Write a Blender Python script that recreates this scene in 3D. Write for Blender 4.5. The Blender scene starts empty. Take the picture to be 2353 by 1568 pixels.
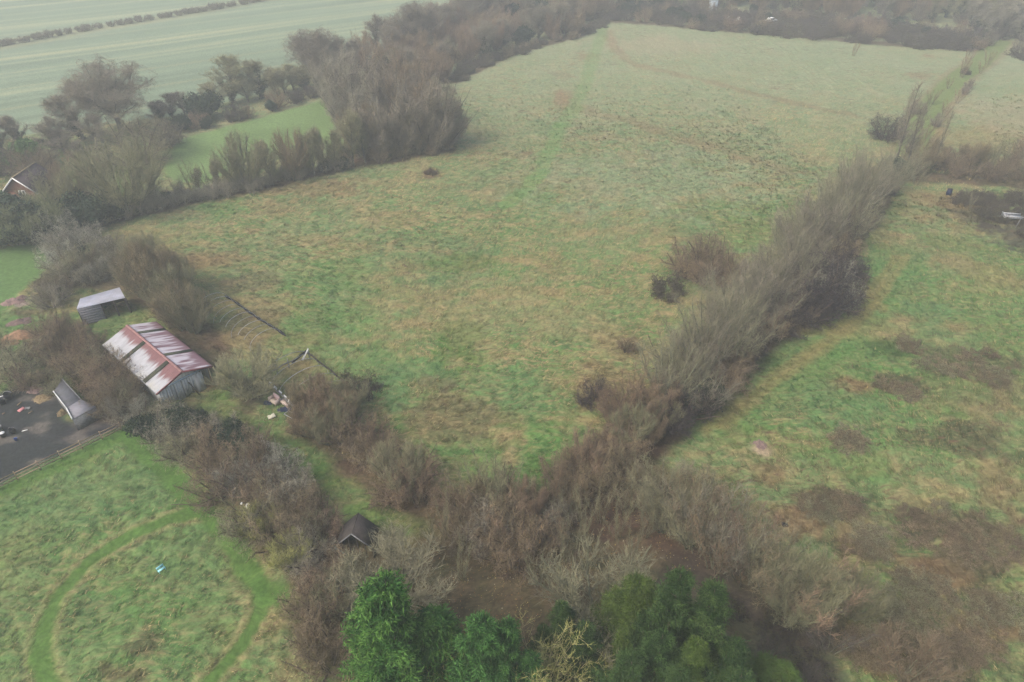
import bpy, math, random
import numpy as np
from math import radians, sin, cos, pi

# ------------------------------------------------------------------ camera, light, sky
SC = bpy.context.scene
CAM_H, PITCH = 50.0, radians(36.0)
cam = bpy.data.cameras.new("camera"); camo = bpy.data.objects.new("camera", cam)
SC.collection.objects.link(camo); SC.camera = camo
camo.location = (0, 0, CAM_H); camo.rotation_euler = (pi/2 - PITCH, 0, 0)
cam.sensor_width = 36; cam.lens = 24; cam.clip_start = 0.5; cam.clip_end = 5000

SUN_EL, SUN_AZ = radians(48), radians(-125)        # azimuth from +y towards +x
world = bpy.data.worlds.new("World"); SC.world = world; world.use_nodes = True
wn = world.node_tree.nodes; wl = world.node_tree.links; wn.clear()
sky = wn.new("ShaderNodeTexSky"); sky.sky_type = 'NISHITA'; sky.sun_disc = False
sky.sun_elevation = SUN_EL; sky.sun_rotation = SUN_AZ; sky.air_density = 1.2; sky.dust_density = 6.0
hs = wn.new("ShaderNodeHueSaturation"); hs.inputs['Saturation'].default_value = 1.0
bg = wn.new("ShaderNodeBackground"); bg.inputs['Strength'].default_value = 0.12
wo = wn.new("ShaderNodeOutputWorld")
wl.new(sky.outputs[0], hs.inputs['Color']); wl.new(hs.outputs[0], bg.inputs[0]); wl.new(bg.outputs[0], wo.inputs[0])
sun = bpy.data.lights.new("sun", 'SUN'); suno = bpy.data.objects.new("sun", sun); SC.collection.objects.link(suno)
sun.energy = 1.1; sun.angle = radians(25); sun.color = (1.0, 0.985, 0.97)
suno.rotation_euler = (pi/2 - SUN_EL, 0, pi - SUN_AZ)
SC.view_settings.view_transform = 'Standard'; SC.view_settings.look = 'None'
SC.view_settings.exposure = 0.9; SC.view_settings.gamma = 1
SC.render.engine = 'CYCLES'
SC.cycles.max_bounces = 4; SC.cycles.diffuse_bounces = 2; SC.cycles.volume_bounces = 1
SC.cycles.transparent_max_bounces = 4; SC.cycles.use_denoising = True; SC.cycles.denoising_prefilter = 'NONE'
SC.render.filter_size = 1.5

HAZE_DENSITY = 0.0012
HAZE_COLOR = (0.93, 0.97, 1.0)

# ------------------------------------------------------------------ surveying: a point of the ground seen at (x, y)
FPX = 2353*24/36.0
def G(px, py, z=0.0):
    u = (px-1176.5)/FPX; v = (py-784)/FPX
    d = (u, cos(PITCH)-v*sin(PITCH), -sin(PITCH)-v*cos(PITCH))
    t = (z-CAM_H)/d[2]
    return np.array([d[0]*t, d[1]*t])
def GL(pts, z=0.0): return np.array([G(x, y, z) for x, y in pts])
def seen(x, y, z=0.0):
    q = z-CAM_H; zc = y*cos(PITCH)-q*sin(PITCH); yc = -(y*sin(PITCH)+q*cos(PITCH))
    return 1176.5+FPX*x/zc, 784+FPX*yc/zc

# ------------------------------------------------------------------ noise and shape helpers (numpy)
def vhash(ix, iy, s):
    h = (ix*374761393 + iy*668265263 + s*974634777) & 0xffffffff
    h = ((h ^ (h >> 13))*1274126177) & 0xffffffff
    return ((h ^ (h >> 16)) & 0xffff)/65535.0
def vnoise(x, y, s=0):
    ix = np.floor(x).astype(np.int64); iy = np.floor(y).astype(np.int64)
    fx = x-ix; fy = y-iy; fx = fx*fx*(3-2*fx); fy = fy*fy*(3-2*fy)
    a = vhash(ix, iy, s); b = vhash(ix+1, iy, s); c = vhash(ix, iy+1, s); d = vhash(ix+1, iy+1, s)
    return (a*(1-fx)+b*fx)*(1-fy)+(c*(1-fx)+d*fx)*fy
def fbm(x, y, s=0, o=3):
    t = 0; a = 1.0; n = 0
    for i in range(o):
        t = t+a*vnoise(x*2**i+i*17.3, y*2**i-i*9.1, s+i); n += a; a *= 0.5
    return t/n
def sst(a, b, x):
    t = np.clip((x-a)/(b-a), 0, 1); return t*t*(3-2*t)
def dist_line(x, y, P):
    d = np.full(x.shape, 1e9)
    for (ax, ay), (bx, by) in zip(P[:-1], P[1:]):
        vx, vy = bx-ax, by-ay; L = vx*vx+vy*vy+1e-9
        t = np.clip(((x-ax)*vx+(y-ay)*vy)/L, 0, 1)
        d = np.minimum(d, np.hypot(x-ax-t*vx, y-ay-t*vy))
    return d
def inpoly(x, y, P):
    r = np.zeros(x.shape, bool); n = len(P)
    for i in range(n):
        ax, ay = P[i]; bx, by = P[(i+1) % n]
        c = ((ay > y) != (by > y)) & (x < (bx-ax)*(y-ay)/(by-ay+1e-12)+ax)
        r ^= c
    return r
def sdpoly(x, y, P):
    d = dist_line(x, y, np.vstack([P, P[:1]])); return np.where(inpoly(x, y, P), d, -d)
def z0(x, y):
    return 0.22*np.sin(x*0.045+1.3)*np.cos(y*0.038)+0.12*np.sin(x*0.11-y*0.09)

# ------------------------------------------------------------------ object helpers
COL = SC.collection
def mesh_np(name, V, tris=None, quads=None, mat=None, smooth=False, col=None, extra=None):
    V = np.asarray(V, np.float32).reshape(-1, 3); me = bpy.data.meshes.new(name)
    idx = []; starts = []; tot = []; o = 0
    for F, k in ((tris, 3), (quads, 4)):
        if F is None or len(F) == 0: continue
        F = np.asarray(F, np.int32).reshape(-1, k); idx.append(F.ravel())
        starts.append(o+np.arange(len(F), dtype=np.int32)*k); tot.append(np.full(len(F), k, np.int32)); o += len(F)*k
    idx = np.concatenate(idx); starts = np.concatenate(starts); tot = np.concatenate(tot)
    me.vertices.add(len(V)); me.vertices.foreach_set("co", V.ravel())
    me.loops.add(len(idx)); me.loops.foreach_set("vertex_index", idx)
    me.polygons.add(len(starts)); me.polygons.foreach_set("loop_start", starts); me.polygons.foreach_set("loop_total", tot)
    if smooth: me.polygons.foreach_set("use_smooth", np.ones(len(starts), bool))
    def att(nm, a):
        A = me.attributes.new(nm, 'FLOAT_COLOR', 'POINT')
        a4 = np.ones((len(V), 4), np.float32); a4[:, :3] = a; A.data.foreach_set("color", a4.ravel())
    if col is not None: att("col", col)
    if extra is not None: att("mix", extra)
    me.update(calc_edges=True)
    if mat: me.materials.append(mat)
    return me
def link(name, data, parent=None, loc=None, rot=0, scale=None):
    o = bpy.data.objects.new(name, data); COL.objects.link(o)
    if parent is not None: o.parent = parent
    if loc is not None: o.location = loc
    if rot: o.rotation_euler[2] = rot
    if scale is not None: o.scale = scale
    return o
def tag(o, label, cat, group=None, kind=None):
    o["label"] = label; o["category"] = cat
    if group: o["group"] = group
    if kind: o["kind"] = kind
    return o

class MB:                                        # collects boxes and bars into one mesh
    def __init__(s): s.v = []; s.q = []; s.t = []
    def hexa(s, c):                              # eight corners: bottom ring then top ring
        b = len(s.v); s.v += [tuple(p) for p in c]
        s.q += [(b, b+3, b+2, b+1), (b+4, b+5, b+6, b+7)]+[(b+i, b+(i+1) % 4, b+4+(i+1) % 4, b+4+i) for i in range(4)]
    def box(s, x0, x1, y0, y1, a, b):
        s.hexa([(x0, y0, a), (x1, y0, a), (x1, y1, a), (x0, y1, a), (x0, y0, b), (x1, y0, b), (x1, y1, b), (x0, y1, b)])
    def bar(s, p, q, w, h=None):
        p = np.array(p, float); q = np.array(q, float); h = h or w; d = q-p; d /= np.linalg.norm(d)+1e-9
        u = np.cross(d, (0, 0, 1)); u = np.array([1.0, 0, 0]) if np.linalg.norm(u) < 1e-3 else u/np.linalg.norm(u)
        n = np.cross(u, d); u = u*w/2; n = n*h/2
        s.hexa([p-u-n, p+u-n, p+u+n, p-u+n, q-u-n, q+u-n, q+u+n, q-u+n])
    def slab(s, a, b, c, d, th):                 # four corner sheet with thickness downwards along its normal
        a, b, c, d = [np.array(k, float) for k in (a, b, c, d)]
        n = np.cross(b-a, d-a); n = n/np.linalg.norm(n)*th
        s.hexa([a-n, b-n, c-n, d-n, a, b, c, d])
    def tube(s, P, r, k=6):
        P = [np.array(p, float) for p in P]; b = len(s.v)
        for i, p in enumerate(P):
            d = P[min(i+1, len(P)-1)]-P[max(i-1, 0)]; d /= np.linalg.norm(d)+1e-9
            u = np.cross(d, (0.3, 0.2, 1)); u /= np.linalg.norm(u); n = np.cross(u, d)
            rr = r[i] if hasattr(r, '__len__') else r
            for j in range(k):
                a = 2*pi*j/k; s.v.append(tuple(p+rr*(cos(a)*u+sin(a)*n)))
        for i in range(len(P)-1):
            for j in range(k):
                s.q.append((b+i*k+j, b+i*k+(j+1) % k, b+(i+1)*k+(j+1) % k, b+(i+1)*k+j))
    def build(s, name, mat, parent=None, loc=None, rot=0, smooth=False):
        return link(name, mesh_np(name, s.v, s.t, s.q, mat, smooth), parent, loc, rot)

# ------------------------------------------------------------------ materials
def newmat(name, rough=0.9, spec=0.2):
    m = bpy.data.materials.new(name); m.use_nodes = True; n = m.node_tree.nodes; l = m.node_tree.links
    b = n['Principled BSDF']; b.inputs['Roughness'].default_value = rough; b.inputs['Specular IOR Level'].default_value = spec
    return m, n, l, b
def matte(name, c1, c2=None, scale=1.5, rough=0.9, spec=0.15, objvar=0.25, coord='Object', stretch=None, metal=0):
    m, n, l, b = newmat(name, rough, spec); b.inputs['Metallic'].default_value = metal
    c2 = c2 or tuple(k*0.7 for k in c1)
    tc = n.new("ShaderNodeTexCoord"); mp = n.new("ShaderNodeMapping"); nz = n.new("ShaderNodeTexNoise")
    if stretch: mp.inputs['Scale'].default_value = stretch
    nz.inputs['Scale'].default_value = scale; nz.inputs['Detail'].default_value = 4; nz.inputs['Roughness'].default_value = 0.65
    l.new(tc.outputs[coord], mp.inputs[0]); l.new(mp.outputs[0], nz.inputs['Vector'])
    rp = n.new("ShaderNodeValToRGB"); rp.color_ramp.elements[0].position = 0.35; rp.color_ramp.elements[1].position = 0.65
    rp.color_ramp.elements[0].color = (*c2, 1); rp.color_ramp.elements[1].color = (*c1, 1)
    l.new(nz.outputs[0], rp.inputs[0])
    oi = n.new("ShaderNodeObjectInfo"); h = n.new("ShaderNodeHueSaturation")
    mr = n.new("ShaderNodeMapRange"); mr.inputs[3].default_value = 1-objvar; mr.inputs[4].default_value = 1+objvar
    l.new(oi.outputs['Random'], mr.inputs[0]); l.new(mr.outputs[0], h.inputs['Value']); l.new(rp.outputs[0], h.inputs['Color'])
    mu = n.new("ShaderNodeMath"); mu.operation = 'MULTIPLY'; mu.inputs[1].default_value = 7.31
    fr = n.new("ShaderNodeMath"); fr.operation = 'FRACT'; mh = n.new("ShaderNodeMapRange")
    mh.inputs[3].default_value = 0.5-0.06*objvar; mh.inputs[4].default_value = 0.5+0.06*objvar
    l.new(oi.outputs['Random'], mu.inputs[0]); l.new(mu.outputs[0], fr.inputs[0]); l.new(fr.outputs[0], mh.inputs[0]); l.new(mh.outputs[0], h.inputs['Hue'])
    l.new(h.outputs[0], b.inputs['Base Color'])
    return m
def attrmat(name, streak=True):
    """Land surface: its own colour plus lying-straw flecks and clods at several scales."""
    m, n, l, b = newmat(name, 0.95, 0.1)
    at = n.new("ShaderNodeAttribute"); at.attribute_name = "col"
    if not streak:
        l.new(at.outputs['Color'], b.inputs['Base Color']); return m
    mx = n.new("ShaderNodeAttribute"); mx.attribute_name = "mix"
    sp = n.new("ShaderNodeSeparateColor"); l.new(mx.outputs['Color'], sp.inputs[0])
    tc = n.new("ShaderNodeTexCoord")
    wz = n.new("ShaderNodeTexNoise"); wz.inputs['Scale'].default_value = 0.12; wz.inputs['Detail'].default_value = 2
    l.new(tc.outputs['Object'], wz.inputs['Vector'])
    va = n.new("ShaderNodeVectorMath"); va.operation = 'MULTIPLY_ADD'; va.inputs[1].default_value = (6, 6, 0)
    l.new(wz.outputs['Color'], va.inputs[0]); l.new(tc.outputs['Object'], va.inputs[2])
    def noise(scale, st, det=3, src=va, rot=0):
        mp = n.new("ShaderNodeMapping"); mp.inputs['Scale'].default_value = st; mp.inputs['Rotation'].default_value = (0, 0, rot)
        nz = n.new("ShaderNodeTexNoise"); nz.inputs['Scale'].default_value = scale; nz.inputs['Detail'].default_value = det
        nz.inputs['Roughness'].default_value = 0.7
        l.new(src.outputs[0], mp.inputs[0]); l.new(mp.outputs[0], nz.inputs['Vector']); return nz
    def ramp(src, a, bb):
        r = n.new("ShaderNodeMapRange"); r.inputs[1].default_value = a; r.inputs[2].default_value = bb; l.new(src, r.inputs[0]); return r
    def mul(a, bb):
        r = n.new("ShaderNodeMath"); r.operation = 'MULTIPLY'; l.new(a, r.inputs[0])
        if isinstance(bb, float): r.inputs[1].default_value = bb
        else: l.new(bb, r.inputs[1])
        return r.outputs[0]
    def mixc(f, a, colr):
        r = n.new("ShaderNodeMix"); r.data_type = 'RGBA'; l.new(f, r.inputs['Factor']); l.new(a, r.inputs['A'])
        if isinstance(colr, tuple): r.inputs['B'].default_value = (*colr, 1)
        else: l.new(colr, r.inputs['B'])
        return r.outputs['Result']
    n1 = noise(1.3, (0.45, 1.6, 1), 4, rot=0.15); n2 = noise(0.9, (0.5, 1.4, 1), 4, rot=-0.5); n3 = noise(2.6, (1, 1, 1), 3)
    c = mixc(mul(ramp(n1.outputs[0], 0.47, 0.62).outputs[0], sp.outputs[0]), at.outputs['Color'], (0.27, 0.205, 0.10))
    c = mixc(mul(ramp(n2.outputs[0], 0.55, 0.66).outputs[0], sp.outputs[1]), c, (0.10, 0.06, 0.038))
    n4 = noise(1.8, (0.5, 1.5, 1), 4, rot=0.1)
    c = mixc(mul(ramp(n4.outputs[0], 0.56, 0.70).outputs[0], mul(sp.outputs[0], 0.8)), c, (0.055, 0.085, 0.03))
    # value jitter
    h = n.new("ShaderNodeHueSaturation"); r3 = ramp(n3.outputs[0], 0.25, 0.75); r3.inputs[3].default_value = 0.6; r3.inputs[4].default_value = 1.4
    l.new(r3.outputs[0], h.inputs['Value']); l.new(c, h.inputs['Color']); l.new(h.outputs[0], b.inputs['Base Color'])
    bp = n.new("ShaderNodeBump"); bp.inputs['Strength'].default_value = 0.55; bp.inputs['Distance'].default_value = 0.25
    l.new(mul(n1.outputs[0], sp.outputs[2]), bp.inputs['Height']); l.new(bp.outputs[0], b.inputs['Normal'])
    return m

# ------------------------------------------------------------------ the land: zones
GREEN = np.array([0.078, 0.165, 0.042]); MOWN = np.array([0.062, 0.125, 0.026]); DULL = np.array([0.13, 0.18, 0.07])
STRAW = np.array([0.27, 0.215, 0.105]); ORANGE = np.array([0.27, 0.155, 0.075]); BROWN = np.array([0.125, 0.08, 0.048])
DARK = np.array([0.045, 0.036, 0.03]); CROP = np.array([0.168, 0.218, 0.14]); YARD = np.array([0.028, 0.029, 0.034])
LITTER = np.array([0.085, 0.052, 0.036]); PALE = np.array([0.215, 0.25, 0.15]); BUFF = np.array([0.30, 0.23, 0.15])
COOL = np.array([0.088, 0.162, 0.058])

crop_poly = GL([(-500, 330), (-60, 330), (150, 300), (420, 262), (760, 165), (1000, 75), (1150, 15), (1290, -60), (1300, -220), (600, -250), (-900, -150)])
crop_edge = GL([(-300, 165), (0, 107), (215, 66), (430, 32), (600, 0), (800, -40), (1000, -85)])
paddock = GL([(390, 345), (410, 318), (530, 285), (740, 228), (800, 215), (830, 270), (790, 330), (640, 345), (560, 380), (470, 425), (400, 418), (376, 400)])
paddock_far = GL([(150, 395), (245, 372), (300, 380), (330, 430), (300, 475), (210, 480), (130, 440)])
lawn = GL([(-250, 640), (0, 580), (60, 560), (115, 575), (120, 610), (60, 665), (0, 720), (-200, 800)])
yard_p = GL([(-300, 900), (0, 905), (60, 890), (105, 885), (140, 900), (165, 960), (215, 962), (290, 968), (285, 985), (140, 1045), (0, 1112), (-300, 1250)])
litter_p = GL([(980, 1250), (1080, 1210), (1280, 1180), (1380, 1110), (1440, 1080), (1550, 1110), (1650, 1190), (1720, 1290), (1600, 1330), (1440, 1360), (1300, 1440), (1220, 1568), (1000, 1568), (1000, 1420), (960, 1330)])
litter_q = GL([(690, 1240), (960, 1250), (1000, 1600), (740, 1600), (690, 1400)])
wood_floor = GL([(1560, 1300), (1650, 1290), (1720, 1320), (1850, 1390), (1900, 1470), (1960, 1600), (1280, 1700), (1300, 1440), (1440, 1330)])
beyond = GL([(1850, -90), (2400, -90), (2420, 30), (2250, 30), (2050, 12), (1900, 0)])
path_main = GL([(285, 995), (330, 1030), (400, 1105), (470, 1165), (525, 1225), (565, 1300), (605, 1350), (680, 1395), (760, 1425)])
ring = GL([(500, 1178), (440, 1180), (390, 1192), (300, 1228), (200, 1290), (130, 1370), (98, 1440), (88, 1510), (105, 1560), (150, 1640)])
ring2 = GL([(600, 1340), (598, 1410), (560, 1480), (500, 1550), (440, 1610)])
fence_strip = GL([(-40, 1150), (100, 1088), (200, 1040), (285, 1002)])
green_track = GL([(1388, 62), (1345, 190), (1325, 240), (1290, 290), (1262, 350), (1240, 400), (1205, 440), (1160, 470)])
foot_track = GL([(1160, 470), (1120, 540), (1078, 620), (1035, 700), (1010, 740)])
lane_c = GL([(2300, 95), (2250, 145), (2190, 190), (2140, 245), (2115, 290), (2090, 350)])
rut = GL([(2075, 590), (2030, 650), (1985, 710), (1920, 775), (1830, 835), (1740, 900), (1640, 985)])
ditch1 = GL([(1400, 70), (1405, 105), (1450, 145), (1560, 172), (1700, 205), (1850, 240), (1965, 266)])
ditch2 = GL([(1300, 215), (1340, 255), (1440, 280), (1560, 315), (1680, 350), (1820, 400)])
track_left = GL([(500, 930), (560, 1000), (680, 1040), (760, 1110), (860, 1190), (970, 1240)])
PATCHES = [(2170, 1400, 280, 190, 'DARKB', .62), (2120, 1240, 260, 90, 'DARKB', .4), (2230, 900, 200, 90, 'DARKB', .3), (1100, 930, 260, 110, 'GREEN', .4), (860, 850, 170, 80, 'GREEN', .45), (1900, 830, 200, 90, 'GREEN', .4), (330, 560, 140, 40, 'ORANGE', .35),
  # (cx, cy, rx, ry, colour, strength) lush, brown and bare spots of the fields
 (1060, 600, 90, 22, 'MOWN', .6), (1040, 790, 60, 60, 'MOWN', .8), (960, 860, 70, 40, 'COOL', .7), (880, 900, 90, 50, 'COOL', .7),
 (760, 640, 120, 50, 'GREEN', .6), (700, 760, 90, 50, 'MOWN', .5), (830, 740, 90, 40, 'GREEN', .5), (1250, 1050, 90, 90, 'GREEN', .8), (1100, 1070, 160, 60, 'GREEN', .7),
 (1180, 900, 120, 60, 'COOL', .5), (1050, 960, 110, 55, 'BROWN', .55), (980, 880, 50, 20, 'BROWN', .5), (1400, 880, 80, 60, 'BROWNO', .65), (1440, 800, 60, 30, 'BROWN', .4),
 (690, 430, 130, 22, 'BROWNO', .55), (500, 480, 60, 22, 'GREEN', .7), (480, 590, 120, 25, 'BROWNO', .5), (570, 650, 80, 25, 'BROWN', .5), (650, 470, 60, 20, 'BROWN', .3),
 (420, 600, 90, 26, 'ORANGE', .5), (1230, 460, 60, 25, 'GREEN', .4), (1180, 720, 250, 70, 'STRAW', .3), (1500, 420, 300, 80, 'PALEG', .35),
 (560, 760, 90, 55, 'BROWNO', .5), (680, 850, 60, 30, 'ORANGE', .5), (2060, 800, 60, 26, 'DARKG', .8), (2220, 830, 150, 50, 'DARKB', .6), (2060, 880, 60, 26, 'DARKB', .75), (1960, 885, 45, 20, 'BROWNO', .8),
 (1945, 1012, 42, 24, 'BROWN', .95), (1750, 1030, 34, 26, 'BUFF', .95), (1765, 1080, 70, 40, 'BROWNO', .6), (1895, 1145, 80, 35, 'DARKB', .75), (1840, 1200, 60, 40, 'BROWNO', .7),
 (1990, 1240, 60, 70, 'BROWNO', .5), (2160, 1210, 130, 50, 'DARKB', .75), (2200, 1010, 160, 50, 'DARKB', .7), (2130, 1330, 110, 60, 'BROWNO', .7), (2260, 1270, 110, 60, 'DARKB', .6), (2040, 1420, 70, 30, 'DARKB', .7),
 (2250, 1440, 110, 80, 'BROWNO', .6), (1990, 1490, 90, 60, 'BROWN', .6), (2100, 1530, 100, 50, 'BROWN', .5), (2290, 1120, 80, 60, 'BROWNO', .5), (1930, 1050, 150, 60, 'GREEN', .6), (1900, 950, 160, 70, 'COOL', .6),
 (2050, 640, 90, 60, 'COOL', .5), (2130, 720, 60, 40, 'COOL', .6), (1700, 980, 120, 60, 'GREEN', .6), (2230, 620, 90, 60, 'ORANGE', .45), (2180, 560, 60, 30, 'MOWN', .4), (1760, 780, 30, 15, 'LITTER', .9),
 (1560, 960, 60, 40, 'ORANGE', .6), (1840, 760, 130, 20, 'ORANGE', .7), (1965, 640, 26, 70, 'ORANGE', .8), (2260, 490, 120, 50, 'DARKB', .85), (2320, 540, 60, 40, 'DARK', .8), (2150, 455, 90, 25, 'ORANGE', .5),
 (2280, 330, 120, 60, 'ORANGE', .45), (2300, 260, 90, 60, 'BUFF', .35), (1520, 105, 160, 20, 'BUFF', .4), (1350, 130, 30, 10, 'BROWNO', .5), (2130, 130, 30, 7, 'BROWNO', .6), (2120, 175, 40, 8, 'BROWNO', .5),
 (1210, 355, 14, 6, 'BROWN', .7), (990, 398, 24, 11, 'BROWN', .9), (1290, 235, 20, 25, 'BROWNO', .6), (1290, 175, 30, 10, 'BROWN', .4),
 (575, 905, 75, 40, 'DARK', .9), (450, 920, 60, 20, 'DARKB', .6), (470, 885, 40, 18, 'BROWN', .8), (560, 960, 45, 26, 'LITTER', .7), (560, 935, 60, 30, 'DARKB', .6), (500, 905, 35, 20, 'MOWN', .7), (620, 990, 70, 40, 'GREEN', .6), (640, 1010, 40, 20, 'ORANGE', .5),
 (740, 1100, 60, 50, 'MOWN', .6), (850, 1190, 90, 40, 'MOWN', .6), (700, 1160, 60, 50, 'BROWN', .5), (790, 1080, 40, 25, 'LITTER', .8),
 (235, 975, 70, 12, 'BROWNO', .6), (200, 935, 60, 15, 'GREEN', .7), (30, 740, 60, 20, 'GREEN', .7), (55, 720, 45, 12, 'LITTER', .7), (20, 800, 50, 20, 'GREEN', .9), (60, 860, 60, 20, 'GREEN', .8), (45, 700, 30, 8, 'BUFFP', .9),
 (330, 1490, 50, 40, 'DARKB', .7), (280, 1550, 80, 30, 'BROWN', .6), (200, 1400, 40, 25, 'COOLD', .6), (230, 1130, 160, 60, 'COOL', .5), (120, 1180, 110, 60, 'COOL', .4), (420, 1270, 90, 60, 'COOL', .4), (660, 1480, 80, 60, 'COOL', .6),
 (2060, 450, 25, 18, 'GREEN', .5), (160, 560, 120, 20, 'BROWN', .5), (60, 575, 60, 10, 'BROWNO', .7), (80, 1000, 120, 22, 'YARDP', .35), (230, 990, 80, 14, 'LITTER', .6), (170, 1000, 50, 20, 'LITTER', .5), (110, 925, 50, 26, 'BROWNO', .6), (275, 890, 60, 60, 'LITTER', .7), (60, 930, 60, 14, 'YARDP', .3),
 (1240, 1090, 40, 50, 'MOWN', .5), (930, 1150, 60, 50, 'LITTER', .6), (1480, 1120, 120, 50, 'LITTER', .8), (1400, 1180, 90, 60, 'LITTERR', .8), (1180, 1300, 60, 30, 'DARK', .7),
]
HEDGE_LITTER_SHADE = [(GL([(2015, 402), (1940, 505), (1815, 655), (1690, 790), (1560, 935), (1450, 1030)]), 2.8), (GL([(2035, 440), (1985, 500), (1930, 580), (1880, 660), (1830, 730), (1740, 800), (1610, 940), (1500, 1020)]), 1.2),
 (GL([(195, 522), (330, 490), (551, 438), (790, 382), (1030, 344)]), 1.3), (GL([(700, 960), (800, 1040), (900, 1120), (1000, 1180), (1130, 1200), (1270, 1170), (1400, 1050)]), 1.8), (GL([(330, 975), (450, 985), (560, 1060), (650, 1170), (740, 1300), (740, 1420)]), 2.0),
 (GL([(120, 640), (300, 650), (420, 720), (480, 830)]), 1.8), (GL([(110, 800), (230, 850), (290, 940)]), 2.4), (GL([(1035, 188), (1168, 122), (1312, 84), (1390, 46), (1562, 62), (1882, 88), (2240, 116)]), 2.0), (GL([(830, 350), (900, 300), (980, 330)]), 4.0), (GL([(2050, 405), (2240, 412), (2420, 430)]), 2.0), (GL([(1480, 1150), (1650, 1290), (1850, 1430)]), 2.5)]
CMAP = dict(MOWN=MOWN, GREEN=GREEN, COOL=COOL, BROWN=BROWN, BROWNO=BROWN*0.6+ORANGE*0.4, ORANGE=ORANGE*0.75+DULL*0.25, STRAW=STRAW, PALEG=PALE, DARKG=GREEN*0.45,
            DARKB=np.array([0.062, 0.055, 0.030]), DARK=DARK, BUFF=BUFF, LITTER=LITTER, LITTERR=np.array([0.095, 0.045, 0.036]), COOLD=COOL*0.6, YARDP=np.array([0.15, 0.13, 0.10]), BUFFP=np.array([0.26, 0.19, 0.17]))

def surface(x, y):
    """Colour, straw share, brown share, roughness, tuft density and zone number of the land at each point."""
    n_l = fbm(x/34, y/34, 3, 3); n_m = fbm(x/9, y/9, 11, 3); n_s = fbm(x/2.1, y/1.3, 23, 3); n_f = fbm(x/0.9, y/0.7, 31, 2)
    wob = (fbm(x/3.0, y/3.0, 41, 3)-0.5)
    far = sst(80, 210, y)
    C = DULL*np.ones(x.shape+(1,))
    def mix(m, c):
        nonlocal C
        m = np.clip(m, 0, 1)[..., None]; C = C*(1-m)+c*m
    mix(0.22+0.5*sst(0.42, 0.62, n_m), GREEN); mix(0.5*sst(0.46, 0.64, n_s)+0.3*(n_l-0.5), STRAW); mix(0.3*sst(0.48, 0.66, fbm(x/6, y/3, 51, 3)), ORANGE)
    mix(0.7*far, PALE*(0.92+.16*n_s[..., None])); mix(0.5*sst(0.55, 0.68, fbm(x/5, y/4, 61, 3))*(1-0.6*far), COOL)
    S = 0.56+0.5*(n_l-0.5)+0.4*sst(0.4, 0.7, n_m)-0.15*far; B = 0.35+0.5*sst(0.5, 0.7, fbm(x/14, y/12, 71, 3)); R = np.ones(x.shape); T = np.ones(x.shape)
    Z = np.zeros(x.shape, np.int8)
    # left field with the ring path: greener, finer
    lf = sst(0, 4, -(x-(-16-0.62*(y-26)))-(y > 75)*100)
    mix(0.5*lf, GREEN); mix(0.4*lf*sst(0.35, 0.6, n_s), COOL); B = B*(1-0.3*lf); S = S*(1-0.45*lf)
    rf = sst(14, 30, x-0.1*y)*(y < 110)
    mix(0.6*rf*sst(0.36, 0.56, n_m), GREEN); B = B+0.3*rf; S = S*(1-0.35*rf)
    for cx, cy, rx, ry, cn, st in PATCHES:
        c = G(cx, cy); ex = abs(G(cx+rx, cy)[0]-G(cx-rx, cy)[0])/2; ey = abs(G(cx, cy-ry)[1]-G(cx, cy+ry)[1])/2
        near = (np.abs(x-c[0]) < ex*1.8) & (np.abs(y-c[1]) < ey*1.8)
        if not near.any(): continue
        xx = x[near]; yy = y[near]
        d = np.hypot((xx-c[0])/ex, (yy-c[1])/ey)+1.5*(fbm(xx/4, yy/4, 81, 3)-0.5)+0.9*(fbm(xx/1.1, yy/1.1, 83, 2)-0.5)
        m = np.zeros(x.shape); m[near] = st*(1-sst(0.55, 1.15, d)); mix(m, CMAP[cn])
        if cn in ('MOWN', 'COOL', 'GREEN', 'COOLD'): S = S*(1-0.6*m); B = B*(1-0.6*m)
        elif cn in ('BROWN', 'BROWNO', 'DARKB'): B = B+0.4*m; S = S*(1-0.35*m)
        else: S = S*(1-m); B = B*(1-m)
        if cn in ('BUFF', 'BUFFP', 'DARK', 'LITTER', 'LITTERR', 'YARDP'): T = T*(1-0.9*m)
    def line(P, w, c, st, soft=0.6, wb=1.0, smooth=0.7, zone=None, sk=0.9):
        nonlocal S, B, R, T, Z
        d = dist_line(x, y, P)+wob*wb; m = st*(1-sst(w, w+soft, d)); mix(m, c)
        S = S*(1-sk*m); B = B*(1-sk*m); R = R*(1-smooth*m); T = T*(1-smooth*m)
        if zone is not None: Z = np.where(m > 0.5*st, zone, Z).astype(np.int8)
    for P_, w_ in HEDGE_LITTER_SHADE: line(P_, w_, LITTER*(0.45+0.7*n_s[..., None]), 0.85, 1.6, 2.5, 0.4)  # leaf litter under hedges and scrub, with contact shade painted into its dark colour
    line(ditch1, 0.7, CMAP['BROWNO'], 0.45, 1.6, 3, 0); line(ditch2, 0.8, CMAP['BROWNO'], 0.4, 2.5, 5, 0)
    line(green_track[:4], 1.0, GREEN*1.2, 0.4, 1.6, 2, 0.3); line(green_track[3:], 0.9, GREEN*1.2, 0.5, 1.4, 1.5, 0.7); line(foot_track, 0.05, GREEN*0.5, 0.5, 0.3, 0.3, 0.5)
    line(lane_c, 3.6, CMAP['BROWNO'], 0.45, 1.2, 2, 0, None, 0); line(lane_c, 2.4, np.array([0.12, 0.165, 0.05]), 0.9, 1.0, 1.0, 0.8, 2); line(lane_c, 0.25, DULL*.8+ORANGE*.15, 0.5, .5, .6, 0)
    off = np.array([1.0, 0.3])
    line(rut-off, 0.35, ORANGE, 0.6, 0.6, 0.9, 0.3, None, 0.3); line(rut+off, 0.35, ORANGE, 0.6, 0.6, 0.9, 0.3, None, 0.3); line(rut, 2.2, GREEN, 0.4, 2, 1.5, 0.3)
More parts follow.
